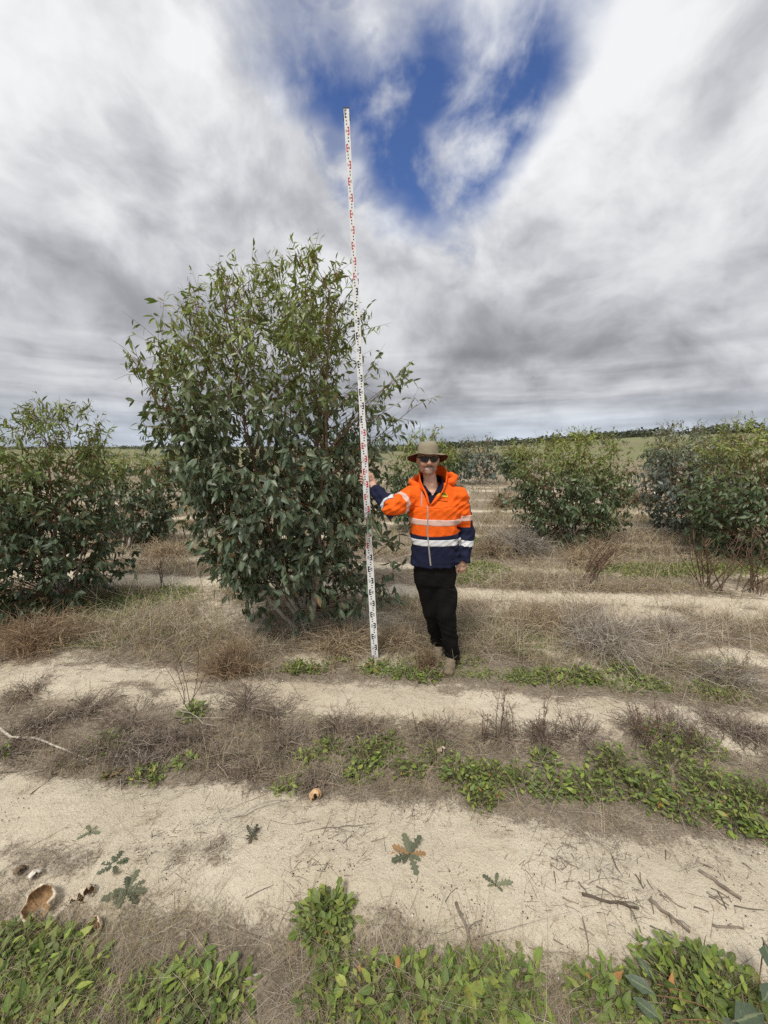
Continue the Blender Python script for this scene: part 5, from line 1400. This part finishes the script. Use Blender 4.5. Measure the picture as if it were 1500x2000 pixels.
# foreground
G3 = 'leafy weeds in the strip nearest the bottom sand edge'
for px, py, rad, h_, nl, ll in ((20, 1880, .085, .07, 66, .052), (95, 1890, .08, .07, 60, .050), (140, 1925, .07, .07, 56, .050), (50, 1930, .11, .09, 80, .052), (110, 1980, .10, .08, 70, .050), (20, 2010, .10, .08, 60, .05), (-30, 1900, .09, .08, 50, .05), (130, 1845, .035, .05, 22, .045),
                                (290, 1960, .08, .06, 54, .050), (350, 1930, .08, .07, 56, .055), (420, 1960, .08, .07, 56, .055), (330, 2010, .09, .07, 50, .05), (450, 1925, .05, .05, 24, .05),
                                (720, 1960, .08, .08, 54, .050), (790, 1955, .08, .08, 60, .052), (860, 1970, .08, .08, 60, .055), (930, 1945, .08, .08, 60, .055), (1000, 1945, .08, .08, 60, .055), (640, 1990, .07, .06, 40, .05), (960, 2005, .09, .08, 50, .055),
                                (1160, 1960, .07, .07, 44, .050), (1220, 1970, .07, .07, 44, .050), (1330, 1935, .09, .09, 64, .055), (1390, 1950, .09, .08, 60, .055), (1300, 1995, .09, .08, 50, .05), (1440, 1960, .06, .06, 34, .05)):
    sd_ += 1
    w3 = 'beside the largest gourd shell' if px < 200 else 'in the straw between the shells and the round weed' if px < 560 else 'below the round weed and the dark stick' if px < 1080 else 'around the young eucalypt shoot'
    weed(px, py, rad, h_, nl, ll, 'bright green weed ' + w3, 'foreground weeds ' + w3, seed=sd_, nparts=18)
weed(638, 1815, .075, .09, 150, .050, 'round green leafy weed alone on the bare sand', None, seed=801, nparts=36)
weed(648, 1895, .045, .05, 44, .042, 'trailing green weed below the round weed on the sand', None, seed=802, nparts=14)
# lobed rosettes on the sand
DARKG = np.array([[0.115, 0.128, 0.082], [0.095, 0.108, 0.072], [0.140, 0.150, 0.100]])
def rosette(px, py, nl, ll, label, pal, seed, flat=0.25, dry=0):
    r_ = np.random.default_rng(seed)
    c = gnd(px, py)
    a = np.arange(nl) / nl * 2 * np.pi + r_.normal(0, 0.2, nl)
    d = unit(np.stack([np.cos(a), np.sin(a), r_.uniform(0.05, flat + .12, nl)], 1))
    base = c + np.stack([np.cos(a) * .004, np.sin(a) * .004, np.full(nl, 0.010)], 1)
    nr = np.tile([0, 0, 1.0], (nl, 1)) + r_.normal(0, 0.12, (nl, 3))
    L = ll * r_.uniform(0.45, 1.12, nl)
    col = pal[r_.choice(len(pal), nl)] * r_.uniform(0.6, 1.35, (nl, 1))
    if dry: col[:dry] = [0.50, 0.21, 0.07]
    root = thing('rosette_weed', label, 'weed', c)
    tv, tf = tubes(np.array([[c - [0, 0, .01], c + [0, 0, .012]]]), np.array([[0.004, 0.003]]), 5)
    link('root_crown', mesh_np('root_crown', tv - c, [tf], np.tile([.15, .12, .06, 0], (len(tv), 1))), M_WEED, root)
    leaf_parts(root, c, (base, d, nr, L, L * 0.46, col), 'lobed', M_WEED, 0.12, 0.14, 4)
rosette(800, 1678, 9, 0.088, 'dark lobed rosette weed with an orange dead leaf on bare sand', DARKG, 1, 0.5, 1)
rosette(967, 1742, 5, 0.060, 'small star shaped lobed weed on bare sand', DARKG * 1.15, 2)
rosette(225, 1706, 8, 0.055, 'grey green lobed weed above the darker one by the broken shells', np.array([[0.12, 0.14, 0.095], [0.10, 0.125, 0.075]]), 3)
rosette(250, 1755, 10, 0.075, 'darker spreading lobed weed on sand right of the broken shells', DARKG, 4, 0.15)
rosette(178, 1640, 5, 0.045, 'tiny pale lobed weed higher on the sand than the shells', DARKG * 1.3, 5)
rosette(492, 1645, 8, 0.045, 'nearly black withered rosette at the litter edge', np.array([[0.05, 0.05, 0.035], [0.09, 0.075, 0.05]]), 6, 0.6)

# -- dry bushes: dense twig tangles
def dry_bush(px, py, rad, height, n, label, pal, seed, pos=None, up=0.6, group=None, width=0.0032, name='dry_bush'):
    r_ = np.random.default_rng(seed)
    n = int(n * 0.82)
    c = gnd(px, py) if pos is None else np.array(pos, float)
    a = r_.uniform(0, 2 * np.pi, n)
    el_ = np.arcsin(np.clip(r_.uniform(0.02, 1.0, n) ** (1.0 / (0.4 + up)), 0, 1))
    L = r_.uniform(0.45, 1.0, n)
    tip = np.stack([np.cos(a) * np.cos(el_) * rad * L, np.sin(a) * np.cos(el_) * rad * L, np.sin(el_) * height * L], 1)
    b0 = np.stack([np.cos(a), np.sin(a), np.zeros(n)], 1) * (rad * 0.12 * r_.uniform(0, 1, (n, 1)))
    P = bezier(b0, b0 * .5 + tip * .5 + r_.normal(0, 0.16, (n, 3)) * rad + np.array([0, 0, height * 0.12]), tip, 6)
    P[:, 1:-1] += r_.normal(0, rad * 0.025, (n, 4, 3))
    # side twigs
    m = n * 3
    pi_ = r_.integers(0, n, m); ki = r_.integers(1, 5, m)
    s0 = P[pi_, ki]; dr = unit(P[pi_, ki + 1] - P[pi_, ki] + r_.normal(0, 0.02 + rad * 0.16, (m, 3)))
    s1 = s0 + dr * (rad * r_.uniform(0.15, 0.42, m))[:, None]
    S2 = bezier(s0, s0 * .5 + s1 * .5 + r_.normal(0, 0.06, (m, 3)) * rad, s1, 3)
    sc1 = max(1.0, c[1] / 3.2)
    V1, F1 = tubes(P, np.linspace(1, 0.4, 6)[None] * (width * 0.75 * sc1 * np.clip(r_.lognormal(-0.1, 0.5, (n, 1)), 0.4, 2.6)), 3)
    V2, F2 = tubes(S2, np.linspace(1, 0.5, 3)[None] * np.full((m, 1), width * 0.5 * sc1), 3)
    c1 = np.repeat(pal[r_.choice(len(pal), n)] * r_.uniform(.8, 1.2, (n, 1)), 18, 0); c2 = np.repeat(pal[r_.choice(len(pal), m)] * r_.uniform(.8, 1.25, (m, 1)), 9, 0)
    V, Fc, Cc = join([(V1, F1, c1), (V2, F2, c2)])
    V[:, 2] = np.maximum(V[:, 2], gz(V[:, 0] + c[0], V[:, 1] + c[1]) - c[2] + 0.001)
    o = link(name, mesh_np(name, V, Fc, Cc), M_STRAW, loc=tuple(c))
    return tag(o, label, 'bush', group)
RUST = np.array([[0.34, 0.235, 0.145], [0.27, 0.185, 0.115], [0.42, 0.32, 0.21], [0.19, 0.125, 0.08]])
GREYB = np.array([[0.46, 0.41, 0.35], [0.38, 0.33, 0.275], [0.55, 0.50, 0.43], [0.27, 0.215, 0.17]])
TAN = np.array([[0.46, 0.36, 0.235], [0.38, 0.285, 0.18], [0.29, 0.21, 0.135], [0.52, 0.43, 0.30]])
DARKB = np.array([[0.10, 0.068, 0.05], [0.14, 0.10, 0.075], [0.075, 0.055, 0.045]])
dry_bush(452, 1312, .34, .36, 330, 'rust brown dead bush at the sand edge left of the tall tree', RUST, 1)
dry_bush(70, 1262, .60, .34, 420, 'rust brown dead bush spread beneath the dark left eucalypt', RUST, 2)
dry_bush(150, 1240, .45, .26, 200, 'pale bare twigs fanned out beside the spread rust brown bush', TAN, 21, up=0.3)
dry_bush(1180, 1262, .62, .36, 520, 'large silver grey dead tumble bush right of the man', GREYB, 3, up=0.5)
dry_bush(1045, 1225, .45, .30, 330, 'brown dead bush leaning against the silver grey one, toward the man', TAN, 4)
dry_bush(1300, 1240, .42, .24, 260, 'smaller silver grey dead bush beyond the large silver one', GREYB, 5)
dry_bush(1420, 1330, .40, .22, 220, 'grey brown dead bush low at the right sand edge', GREYB * 0.8, 6)
dry_bush(1145, 1105, .50, .42, 300, 'tan dead bush upright before the rounded lone eucalypt', TAN, 7)
dry_bush(1010, 1075, .85, .40, 360, 'wide brown dead bush under the rounded lone eucalypt', GREYB * 0.72, 8)
dry_bush(960, 1085, .55, .36, 240, 'brown dead bush between the man and the wide dead bush', TAN * 0.8, 9)
dry_bush(835, 1296, .15, .24, 200, 'small rust brown dead tuft hiding the boot of the man', RUST * 0.9, 10, pos=(gnd(838, 1290)[0] - 0.02, 2.96, float(gz(gnd(838, 1290)[0], 2.93))))
dry_bush(660, 1268, .46, .24, 300, 'tan dead grass bush around the foot of the tall tree', TAN, 11)
dry_bush(770, 1265, .36, .20, 220, 'tan dead grass bush between the staff and the man', TAN * 0.9, 12, pos=(gnd(778, 1262)[0], 3.30, float(gz(gnd(778, 1262)[0], 3.30))))
dry_bush(330, 1090, .55, .45, 240, 'tan dead bush in the second row behind the tall tree', TAN, 13)
dry_bush(240, 1050, .6, .4, 200, 'dark brown dead twigs under the smaller second row eucalypt', DARKB * 1.5, 14)
dry_bush(1250, 985, .8, .7, 200, 'reddish dead bush between the rounded tree and the silvery tree', RUST, 15)
dry_bush(1180, 1080, .5, .5, 160, 'bare tan dead bush on the sand between rounded and silvery trees', TAN, 16)
dry_bush(985, 990, .7, .6, 220, 'brown dead bush at the left foot of the rounded lone eucalypt', TAN * 0.75, 17)
dry_bush(1100, 1010, .3, .3, 20, 'thin dead twigs poking from the rounded lone eucalypt', TAN, 18)
# litter tufts piled on the near strip
for i, (px, py, r0_, h0_) in enumerate(((170, 1395, .30, .12), (260, 1415, .34, .13), (480, 1385, .32, .13), (540, 1400, .26, .11), (330, 1440, .28, .11), (80, 1420, .26, .11), (60, 1360, .24, .10), (560, 1450, .26, .10), (860, 1440, .24, .10), (1130, 1440, .26, .12), (1420, 1430, .28, .12), (980, 1450, .22, .10), (430, 1480, .26, .10), (150, 1480, .24, .10), (660, 1420, .22, .09), (1240, 1430, .24, .12), (30, 1470, .22, .09), (230, 1460, .24, .10), (390, 1440, .24, .10), (500, 1500, .20, .08), (620, 1520, .16, .07), (270, 1490, .2, .08), (720, 1440, .2, .08), (1060, 1450, .2, .1), (1330, 1440, .24, .12), (1480, 1450, .22, .1))):
    dry_bush(px, py, r0_, h0_, 120, 'grey brown heap of dead straw ' + ('around the long pale stick' if px < 300 else 'near the thin bare twiggy stems' if px < 600 else 'among the dry seed stems'), GREYB * np.array([0.62, 0.57, 0.54]), 60 + i, up=0.1, group='straw heaps ' + ('by the pale stick' if px < 300 else 'by the twiggy stems' if px < 600 else 'by the seed stems'), width=0.0030, name='straw_heap')

# -- tall thin standing stems
def stem_plant(px, py, n, h_, spread, label, pal, seed, lean=(0, 0), seedheads=True, width=0.0022, group=None, pos=None):
    r_ = np.random.default_rng(seed)
    c = gnd(px, py) if pos is None else np.array(pos, float)
    root = thing('dry_stem_plant', label, 'plant', c, group)
    for i in range(n):
        b0 = np.array([r_.normal(0, spread * .3), r_.normal(0, spread * .3), -0.01])
        hh = h_ * r_.uniform(0.6, 1.05)
        tip = b0 + np.array([r_.normal(lean[0], spread), r_.normal(lean[1], spread * .7), hh])
        P = bezier(b0[None], (b0 * .5 + tip * .5 + r_.normal(0, 0.03, 3) - np.array([lean[0], lean[1], 0]) * .25)[None], tip[None], 7)
        sc1 = max(1.0, c[1] / 2.6)
        V1, F1 = tubes(P, np.linspace(1, .4, 7)[None] * width * sc1, 4)
        pts = [(V1, F1, np.tile(pal[0], (len(V1), 1)))]
        m = int(16 * hh / 0.4) if seedheads else 7
        ki = r_.integers(2, 6, m); s0 = P[0, ki]
        s1 = s0 + unit(np.stack([r_.normal(0, 1, m), r_.normal(0, 1, m), r_.uniform(.5, 1.8, m)], 1)) * (hh * r_.uniform(.06, .22, m))[:, None]
        V2, F2 = tubes(bezier(s0, s0 * .5 + s1 * .5 + np.array([0, 0, -.01]), s1, 3), np.full((m, 3), width * .45 * sc1), 3)
        pts.append((V2, F2, np.tile(pal[1], (len(V2), 1))))
        if seedheads:
            nn = m * 3
            si = r_.integers(0, m, nn); q = s0[si] + (s1 - s0)[si] * r_.uniform(.3, 1.05, (nn, 1))
            Lq = r_.uniform(.005, .011, nn) * sc1
            V3, F3, C3 = leaves(q, r_.normal(0, 1, (nn, 3)) + [0, 0, .4], r_.normal(0, 1, (nn, 3)), Lq, Lq * .6, np.tile(pal[2], (nn, 1)), 'ovate', .1, .2)
            pts.append((V3, F3, C3[:, :3]))
        V, Fc, Cc = join(pts)
        link('stem', mesh_np('stem', V, Fc, Cc), M_STRAW, root)
    return root
PAL = (np.array([.13, .085, .06]), np.array([.17, .11, .075]), np.array([.20, .12, .08]))
PALT = (np.array([.20, .13, .08]), np.array([.28, .20, .13]), np.array([.28, .18, .10]))
for i, (px, py, n_, h_) in enumerate(((945, 1458, 3, .33), (975, 1455, 3, .42), (1000, 1462, 2, .30), (1060, 1462, 3, .36), (1085, 1466, 2, .34), (1035, 1462, 2, .28), (815, 1440, 2, .22))):
    stem_plant(px, py, n_, h_, .035, 'dark thin dry seed stems standing along the near green weed strip', PAL, 100 + i, group='dry seed stems in the weed strip')
for i, (px, py, n_, h_) in enumerate(((1265, 1470, 4, .34), (1290, 1462, 3, .36), (1335, 1470, 4, .34), (1400, 1455, 2, .26), (1240, 1475, 2, .3))):
    stem_plant(px, py, n_, h_, .05, 'dark dry seed stems rising from the thick right end of the weed strip', PAL, 120 + i, group='dry seed stems at the right weed end')
stem_plant(372, 1385, 5, .50, .12, 'thin bare twiggy stems spread over a green weed by the sand', PAL, 140, lean=(-.03, 0), seedheads=False, width=.0028)
stem_plant(1150, 1140, 14, .75, .13, 'dark bare arching stems leaning right in front of the rounded tree', PAL, 141, lean=(.38, 0), seedheads=False, width=.0040)
stem_plant(1385, 1150, 16, .85, .26, 'dark bare upright stems before the yellow topped right tree', PAL, 142, seedheads=False, width=.0042)
stem_plant(1470, 1160, 10, .8, .2, 'dark bare stems beside the upright ones at the right tree skirt', PAL, 143, seedheads=False, width=.0042)
stem_plant(318, 1150, 4, .4, .10, 'small dark bare sapling stems left of the tall tree on the far sand', PAL, 144, seedheads=False, width=.003)
stem_plant(1440, 1335, 5, .34, .10, 'brown seeding dry stems by the right sand edge', PALT, 145)

# -- sticks lying about
M_STICK = attr_mat('weathered_stick', rough=0.85, spec=0.15, var=0.35, scale=40, bump=0.5, bscale=120)
def stick(p0, p1, r0, r1, label, col, seed, name='stick', twig=0, kn=7, group=None, lift=0.0):
    r_ = np.random.default_rng(seed)
    a, b = gnd(*p0), gnd(*p1)
    t = np.linspace(0, 1, kn)[:, None]
    P = a * (1 - t) + b * t
    ln = np.linalg.norm(b - a)
    P[1:-1, :2] += r_.normal(0, ln * (0.05 if kn < 5 else 0.02), (kn - 2, 2))
    rad = np.linspace(r0, r1, kn)
    P[:, 2] = gz(P[:, 0], P[:, 1]) + rad * 0.9 + 0.004 + lift * np.sin(t[:, 0] * np.pi)
    V, Fq = tubes(P[None], (rad * r_.uniform(.85, 1.15, kn))[None], 7)
    caps = [np.concatenate([V, P[:1], P[-1:]])]
    nv = len(V)
    tri = [(nv, (i + 1) % 7, i) for i in range(7)] + [(nv + 1, nv - 7 + i, nv - 7 + (i + 1) % 7) for i in range(7)]
    V = caps[0]
    pts = [(V, Fq, np.tile(col, (len(V), 1)))]
    for k in range(twig):
        i = r_.integers(1, kn - 1); dd = unit(b - a) * r_.uniform(.4, 1) + np.array([*r_.normal(0, .7, 2), r_.uniform(.0, .35)])
        q = P[i] + unit(dd) * ln * r_.uniform(.15, .4)
        q[2] = max(q[2], float(gz(q[0], q[1])) + .004)
        tv, tf = tubes(np.array([[P[i], P[i] * .5 + q * .5 + [0, 0, .01], q]]), np.array([[rad[i] * .5, rad[i] * .4, rad[i] * .25]]), 5)
        pts.append((tv, tf, np.tile(col, (len(tv), 1))))
    pts.append((V, np.array(tri), np.tile(col, (len(V), 1))))
    V, Fc, Cc = join(pts)
    V -= a
    return tag(link(name, mesh_np(name, V, Fc, Cc), M_STICK, loc=tuple(a)), label, 'stick', group)
GREY1, PALE1, DARK1 = np.array([.20, .165, .13]), np.array([.50, .45, .37]), np.array([.11, .085, .065])
stick((-40, 1418), (180, 1482), .010, .004, 'long pale bleached stick lying in grey straw', PALE1, 1, lift=.03)
stick((0, 1510), (120, 1485), .005, .003, 'grey stick below the pale bleached stick', GREY1, 2)
stick((340, 1385), (440, 1440), .0035, .002, 'thin pale curved twig from the green weed by bare stems', PALE1 * .8, 3, lift=.05)
stick((1365, 1708), (1445, 1770), .008, .006, 'thick grey broken stick on sand pointing to the lower right', GREY1 * 1.2, 4)
stick((890, 1780), (932, 1900), .006, .003, 'dark grey stick with a splinter below the bare sand', GREY1, 5, twig=2, lift=.02)
stick((1265, 1775), (1345, 1838), .007, .004, 'grey split twig bundle end on the right sand', GREY1, 6, twig=2)
stick((1135, 1765), (1245, 1795), .006, .004, 'dark charred twig on the sand above the split twig', DARK1, 7, twig=2)
stick((1390, 1822), (1450, 1832), .005, .003, 'short grey twig near the thick broken stick', GREY1 * 1.1, 8, twig=1)
stick((605, 1632), (712, 1612), .0022, .0014, 'thin straight brown twig across the bare sand', GREY1, 9)
stick((480, 1765), (535, 1742), .002, .0015, 'short thin twig on sand left of the round weed', GREY1, 10)
stick((190, 1745), (140, 1772), .004, .002, 'dark forked twig among the broken shells', DARK1 * 1.2, 11, twig=1)
stick((60, 1560), (120, 1500), .003, .002, 'dark twig at the left edge of the wide sand', GREY1, 12)
stick((455, 1600), (560, 1560), .004, .002, 'pale arched twig at the litter edge over the sand', PALE1 * .8, 13, twig=2, lift=.03)
stick((470, 1915), (510, 1902), .005, .003, 'pale thin stick by the lower straw patch', PALE1 * .7, 14)
stick((690, 1610 - 50), (650, 1590 - 60), .003, .002, 'grey twig beside the orange brown shell', GREY1, 15)
stick((1190, 1580), (1320, 1600), .003, .002, 'thin grey twig under the right weeds', GREY1 * 1.2, 16, twig=1)
stick((1010, 1640), (985, 1690), .003, .002, 'grey twig on the sand right of the dark rosette', GREY1, 17)
for i in range(34):
    x_, y_ = rng.uniform(1080, 1490), rng.uniform(1640, 1850)
    ln, an_ = rng.gamma(2.0, 13) + 10, rng.normal(0.7, 0.5)
    stick((x_, y_), (x_ + ln * math.cos(an_), y_ + ln * math.sin(an_)), .0024, .0014, 'small dark twig fragment strewn on the right half of the wide sand', GREY1 * rng.uniform(.6, 1.2), 30 + i, 'twig', kn=4, group='twig fragments on the sand')
for i in range(30):
    x_, y_ = rng.uniform(500, 1050), rng.uniform(1860, 1960)
    ln, an_ = rng.uniform(40, 110), rng.uniform(0, 3.1)
    stick((x_, y_), (x_ + ln * math.cos(an_), y_ + ln * math.sin(an_) * .6), .002, .0012, 'thin grey straw stalk in the lower straw patch by the foreground weeds', GREY1 * rng.uniform(.8, 1.7), 90 + i, 'stalk_straw', kn=4, group='straw stalks in the lower patch')

# -- broken dry gourd shells
M_SHELL = attr_mat('dry_gourd_shell', rough=0.75, spec=0.25, var=0.35, scale=60, bump=0.6, bscale=90)
def shell(px, py, r, label, seed, open_=0.55, tilt=(0.3, -0.3), flat=0.8, outer=(0.62, 0.53, 0.40), inner=(0.20, 0.105, 0.045)):
    r_ = np.random.default_rng(seed)
    c = gnd(px, py)
    nu, nv = 26, 9
    u = np.linspace(0, 2 * np.pi, nu, endpoint=False)
    rim = open_ * np.pi * (1 + 0.18 * np.sin(3 * u + seed) + 0.13 * np.sin(7 * u + 2 * seed) + 0.10 * r_.normal(0, 1, nu))
    G, cols = [], []
    for lay, (rr, cc) in enumerate(((1.0, outer), (0.90, inner))):
        for j in range(nv):
            ph = rim * j / (nv - 1)
            bump_ = 1 + 0.05 * np.sin(4 * u + j) + 0.03 * r_.normal(0, 1, nu)
            G.append(np.stack([rr * r * bump_ * np.sin(ph) * np.cos(u), rr * r * bump_ * np.sin(ph) * np.sin(u), -rr * r * flat * np.cos(ph)], 1))
            k = np.tile(np.array(cc), (nu, 1)) * r_.uniform(.8, 1.2, (nu, 1))
            st_ = sst(np.sin(5 * u + seed * 3 + j * .7), .55, .95)[:, None] * (0.7 if lay == 0 else 0.3)
            cols.append(k * (1 - st_) + np.array([0.30, 0.16, 0.07]) * st_)
    V = np.concatenate(G); I_ = np.arange(2 * nv * nu).reshape(2, nv, nu); Nx = np.roll(I_, -1, 2)
    Fq = [np.stack([I_[0, :-1], I_[0, 1:], Nx[0, 1:], Nx[0, :-1]], -1).reshape(-1, 4), np.stack([I_[1, :-1], Nx[1, :-1], Nx[1, 1:], I_[1, 1:]], -1).reshape(-1, 4), np.stack([I_[0, -1], I_[1, -1], Nx[1, -1], Nx[0, -1]], -1)]
    rx, ry = tilt
    Rm = np.array(Matrix.Rotation(rx, 3, 'X') @ Matrix.Rotation(ry, 3, 'Y'))
    V = V @ Rm.T
    V[:, 2] -= V[:, 2].min() + 0.006
    o = link('gourd_shell', mesh_np('gourd_shell', V, [np.concatenate(Fq)], np.concatenate(cols)), M_SHELL, loc=tuple(c))
    return tag(o, label, 'shell')
shell(80, 1790, .056, 'largest broken gourd shell, bowl of brown pulp with pale rind', 1, .56, (.55, .1), outer=(.72, .64, .50), inner=(.33, .20, .10))
shell(72, 1726, .028, 'white rind fragment of gourd above the largest shell', 2, .42, (2.6, .3), outer=(.66, .62, .54), inner=(.45, .36, .25))
shell(172, 1768, .030, 'pale rounded gourd shell turned on its side by the weeds', 3, .62, (1.5, .7))
shell(182, 1830, .036, 'brown torn gourd shell against the foreground weeds', 4, .5, (.7, -.5), inner=(.17, .085, .035))
shell(150, 1775, .020, 'small cream gourd fragment between the two bigger shells', 5, .45, (2.2, .2))
shell(616, 1556, .034, 'orange brown gourd shell at the litter edge of the sand', 6, .66, (2.0, .5), outer=(.60, .40, .22))
shell(862, 1470, .030, 'cream gourd shell fragment among the near strip weeds', 7, .5, (2.4, .4), outer=(.62, .52, .40))
shell(818, 1420, .018, 'little pale gourd scrap on the second sand edge', 8, .5, (2.4, .4))
shell(42, 1718, .022, 'dark rotten gourd scrap beside the white rind fragment', 9, .5, (2.6, .4), outer=(.14, .10, .07), inner=(.1, .07, .05))
shell(768, 1678, .012, 'orange dead leaf curl touching the dark rosette', 10, .4, (.5, .4), outer=(.58, .25, .09), inner=(.52, .22, .08))['category'] = 'leaf'

# -- droppings and snail shells on the sand
def beads(name, label, cat, n, dens, rlo, rhi, col, y1=4.0):
    b = sample(n, 9, 9, 0.7, y1, dens, 1.0)
    n = len(b); r = rng.uniform(rlo, rhi, n)
    oc = np.array([[1, 0, 0], [-1, 0, 0], [0, 1, 0], [0, -1, 0], [0, 0, 1], [0, 0, -1]], float)
    tri = np.array([[0, 2, 4], [2, 1, 4], [1, 3, 4], [3, 0, 4], [2, 0, 5], [1, 2, 5], [3, 1, 5], [0, 3, 5]])
    V = b[:, None] + oc[None] * r[:, None, None] * rng.uniform(.7, 1.2, (n, 6, 1)) + [0, 0, 1] * r[:, None, None] * .5
    Fq = (tri[None] + 6 * np.arange(n)[:, None, None]).reshape(-1, 3)
    o = link(name, mesh_np(name, V.reshape(-1, 3), [Fq], np.repeat(np.array(col) * rng.uniform(.6, 1.4, (n, 1)), 6, 0)), M_STICK, kind='stuff')
    tag(o, label, cat)
beads('droppings', 'dark brown seeds and droppings speckled over the sand', 'droppings', 2600, lambda x, y: (1 - litter_mask(x, y)) * sst(fbm(x, y, 2.0, 123, 3), .38, .62), .0012, .0042, (.075, .055, .042))
beads('snail_shells', 'tiny white snail shells scattered through the litter', 'snail shells', 170, lambda x, y: litter_mask(x, y), .003, .0065, (.66, .63, .56))
M_FLOWER = plain_mat('yellow_petal', (0.75, 0.55, 0.03), 0.6, 0.3)

# -- eucalypt seedling whose leaves lean in at the right front corner
c = np.array([1.16, 0.92, float(gz(1.16, .92))])
root = thing('eucalypt_seedling', 'young eucalypt shoot with broad grey green leaves at the right front corner', 'seedling', c)
lv = []
for px, py, Y_, L_px, ang_, w_ in ((1502, 1862, .98, .10, -1.9, .55), (1462, 1985, .90, .12, .2, .55), (1255, 1925, .96, .085, 2.4, .42), (1268, 1900, 1.02, .075, 1.8, .35), (1270, 1975, .93, .08, 2.2, .5), (1500, 1940, .93, .09, 0.6, .5), (1440, 2010, .9, .09, 2.6, .5)):
    q = at(px, py, Y_)
    q[2] = max(q[2], float(gz(q[0], q[1])) + .035)
    lv.append((q, L_px, ang_, w_))
bs = np.array([l[0] for l in lv]); Ls = np.array([l[1] for l in lv])
dd = np.array([[math.cos(l[2]), math.sin(l[2]) * .7, .1] for l in lv])
base_ = bs - dd * Ls[:, None] * .5
cc_ = np.tile([0.085, 0.115, 0.070], (len(lv), 1)) * rng.uniform(.85, 1.2, (len(lv), 1))
leaf_parts(root, c, (base_, dd, np.tile([-.15, -.25, 1.0], (len(lv), 1)), Ls, Ls * np.array([l[3] for l in lv]), cc_), 'ovate', M_LEAF, .2, .18, 5)
st0 = np.tile(c, (len(lv), 1)) - [0, 0, .02]
tv, tf = tubes(bezier(st0, st0 * .5 + base_ * .5 + [0, 0, .07], base_, 6), np.full((len(lv), 6), .0017), 4)
link('stem', mesh_np('stem', tv - c, [tf], np.tile([.20, .12, .06, 0], (len(tv), 1))), M_BARK, root)
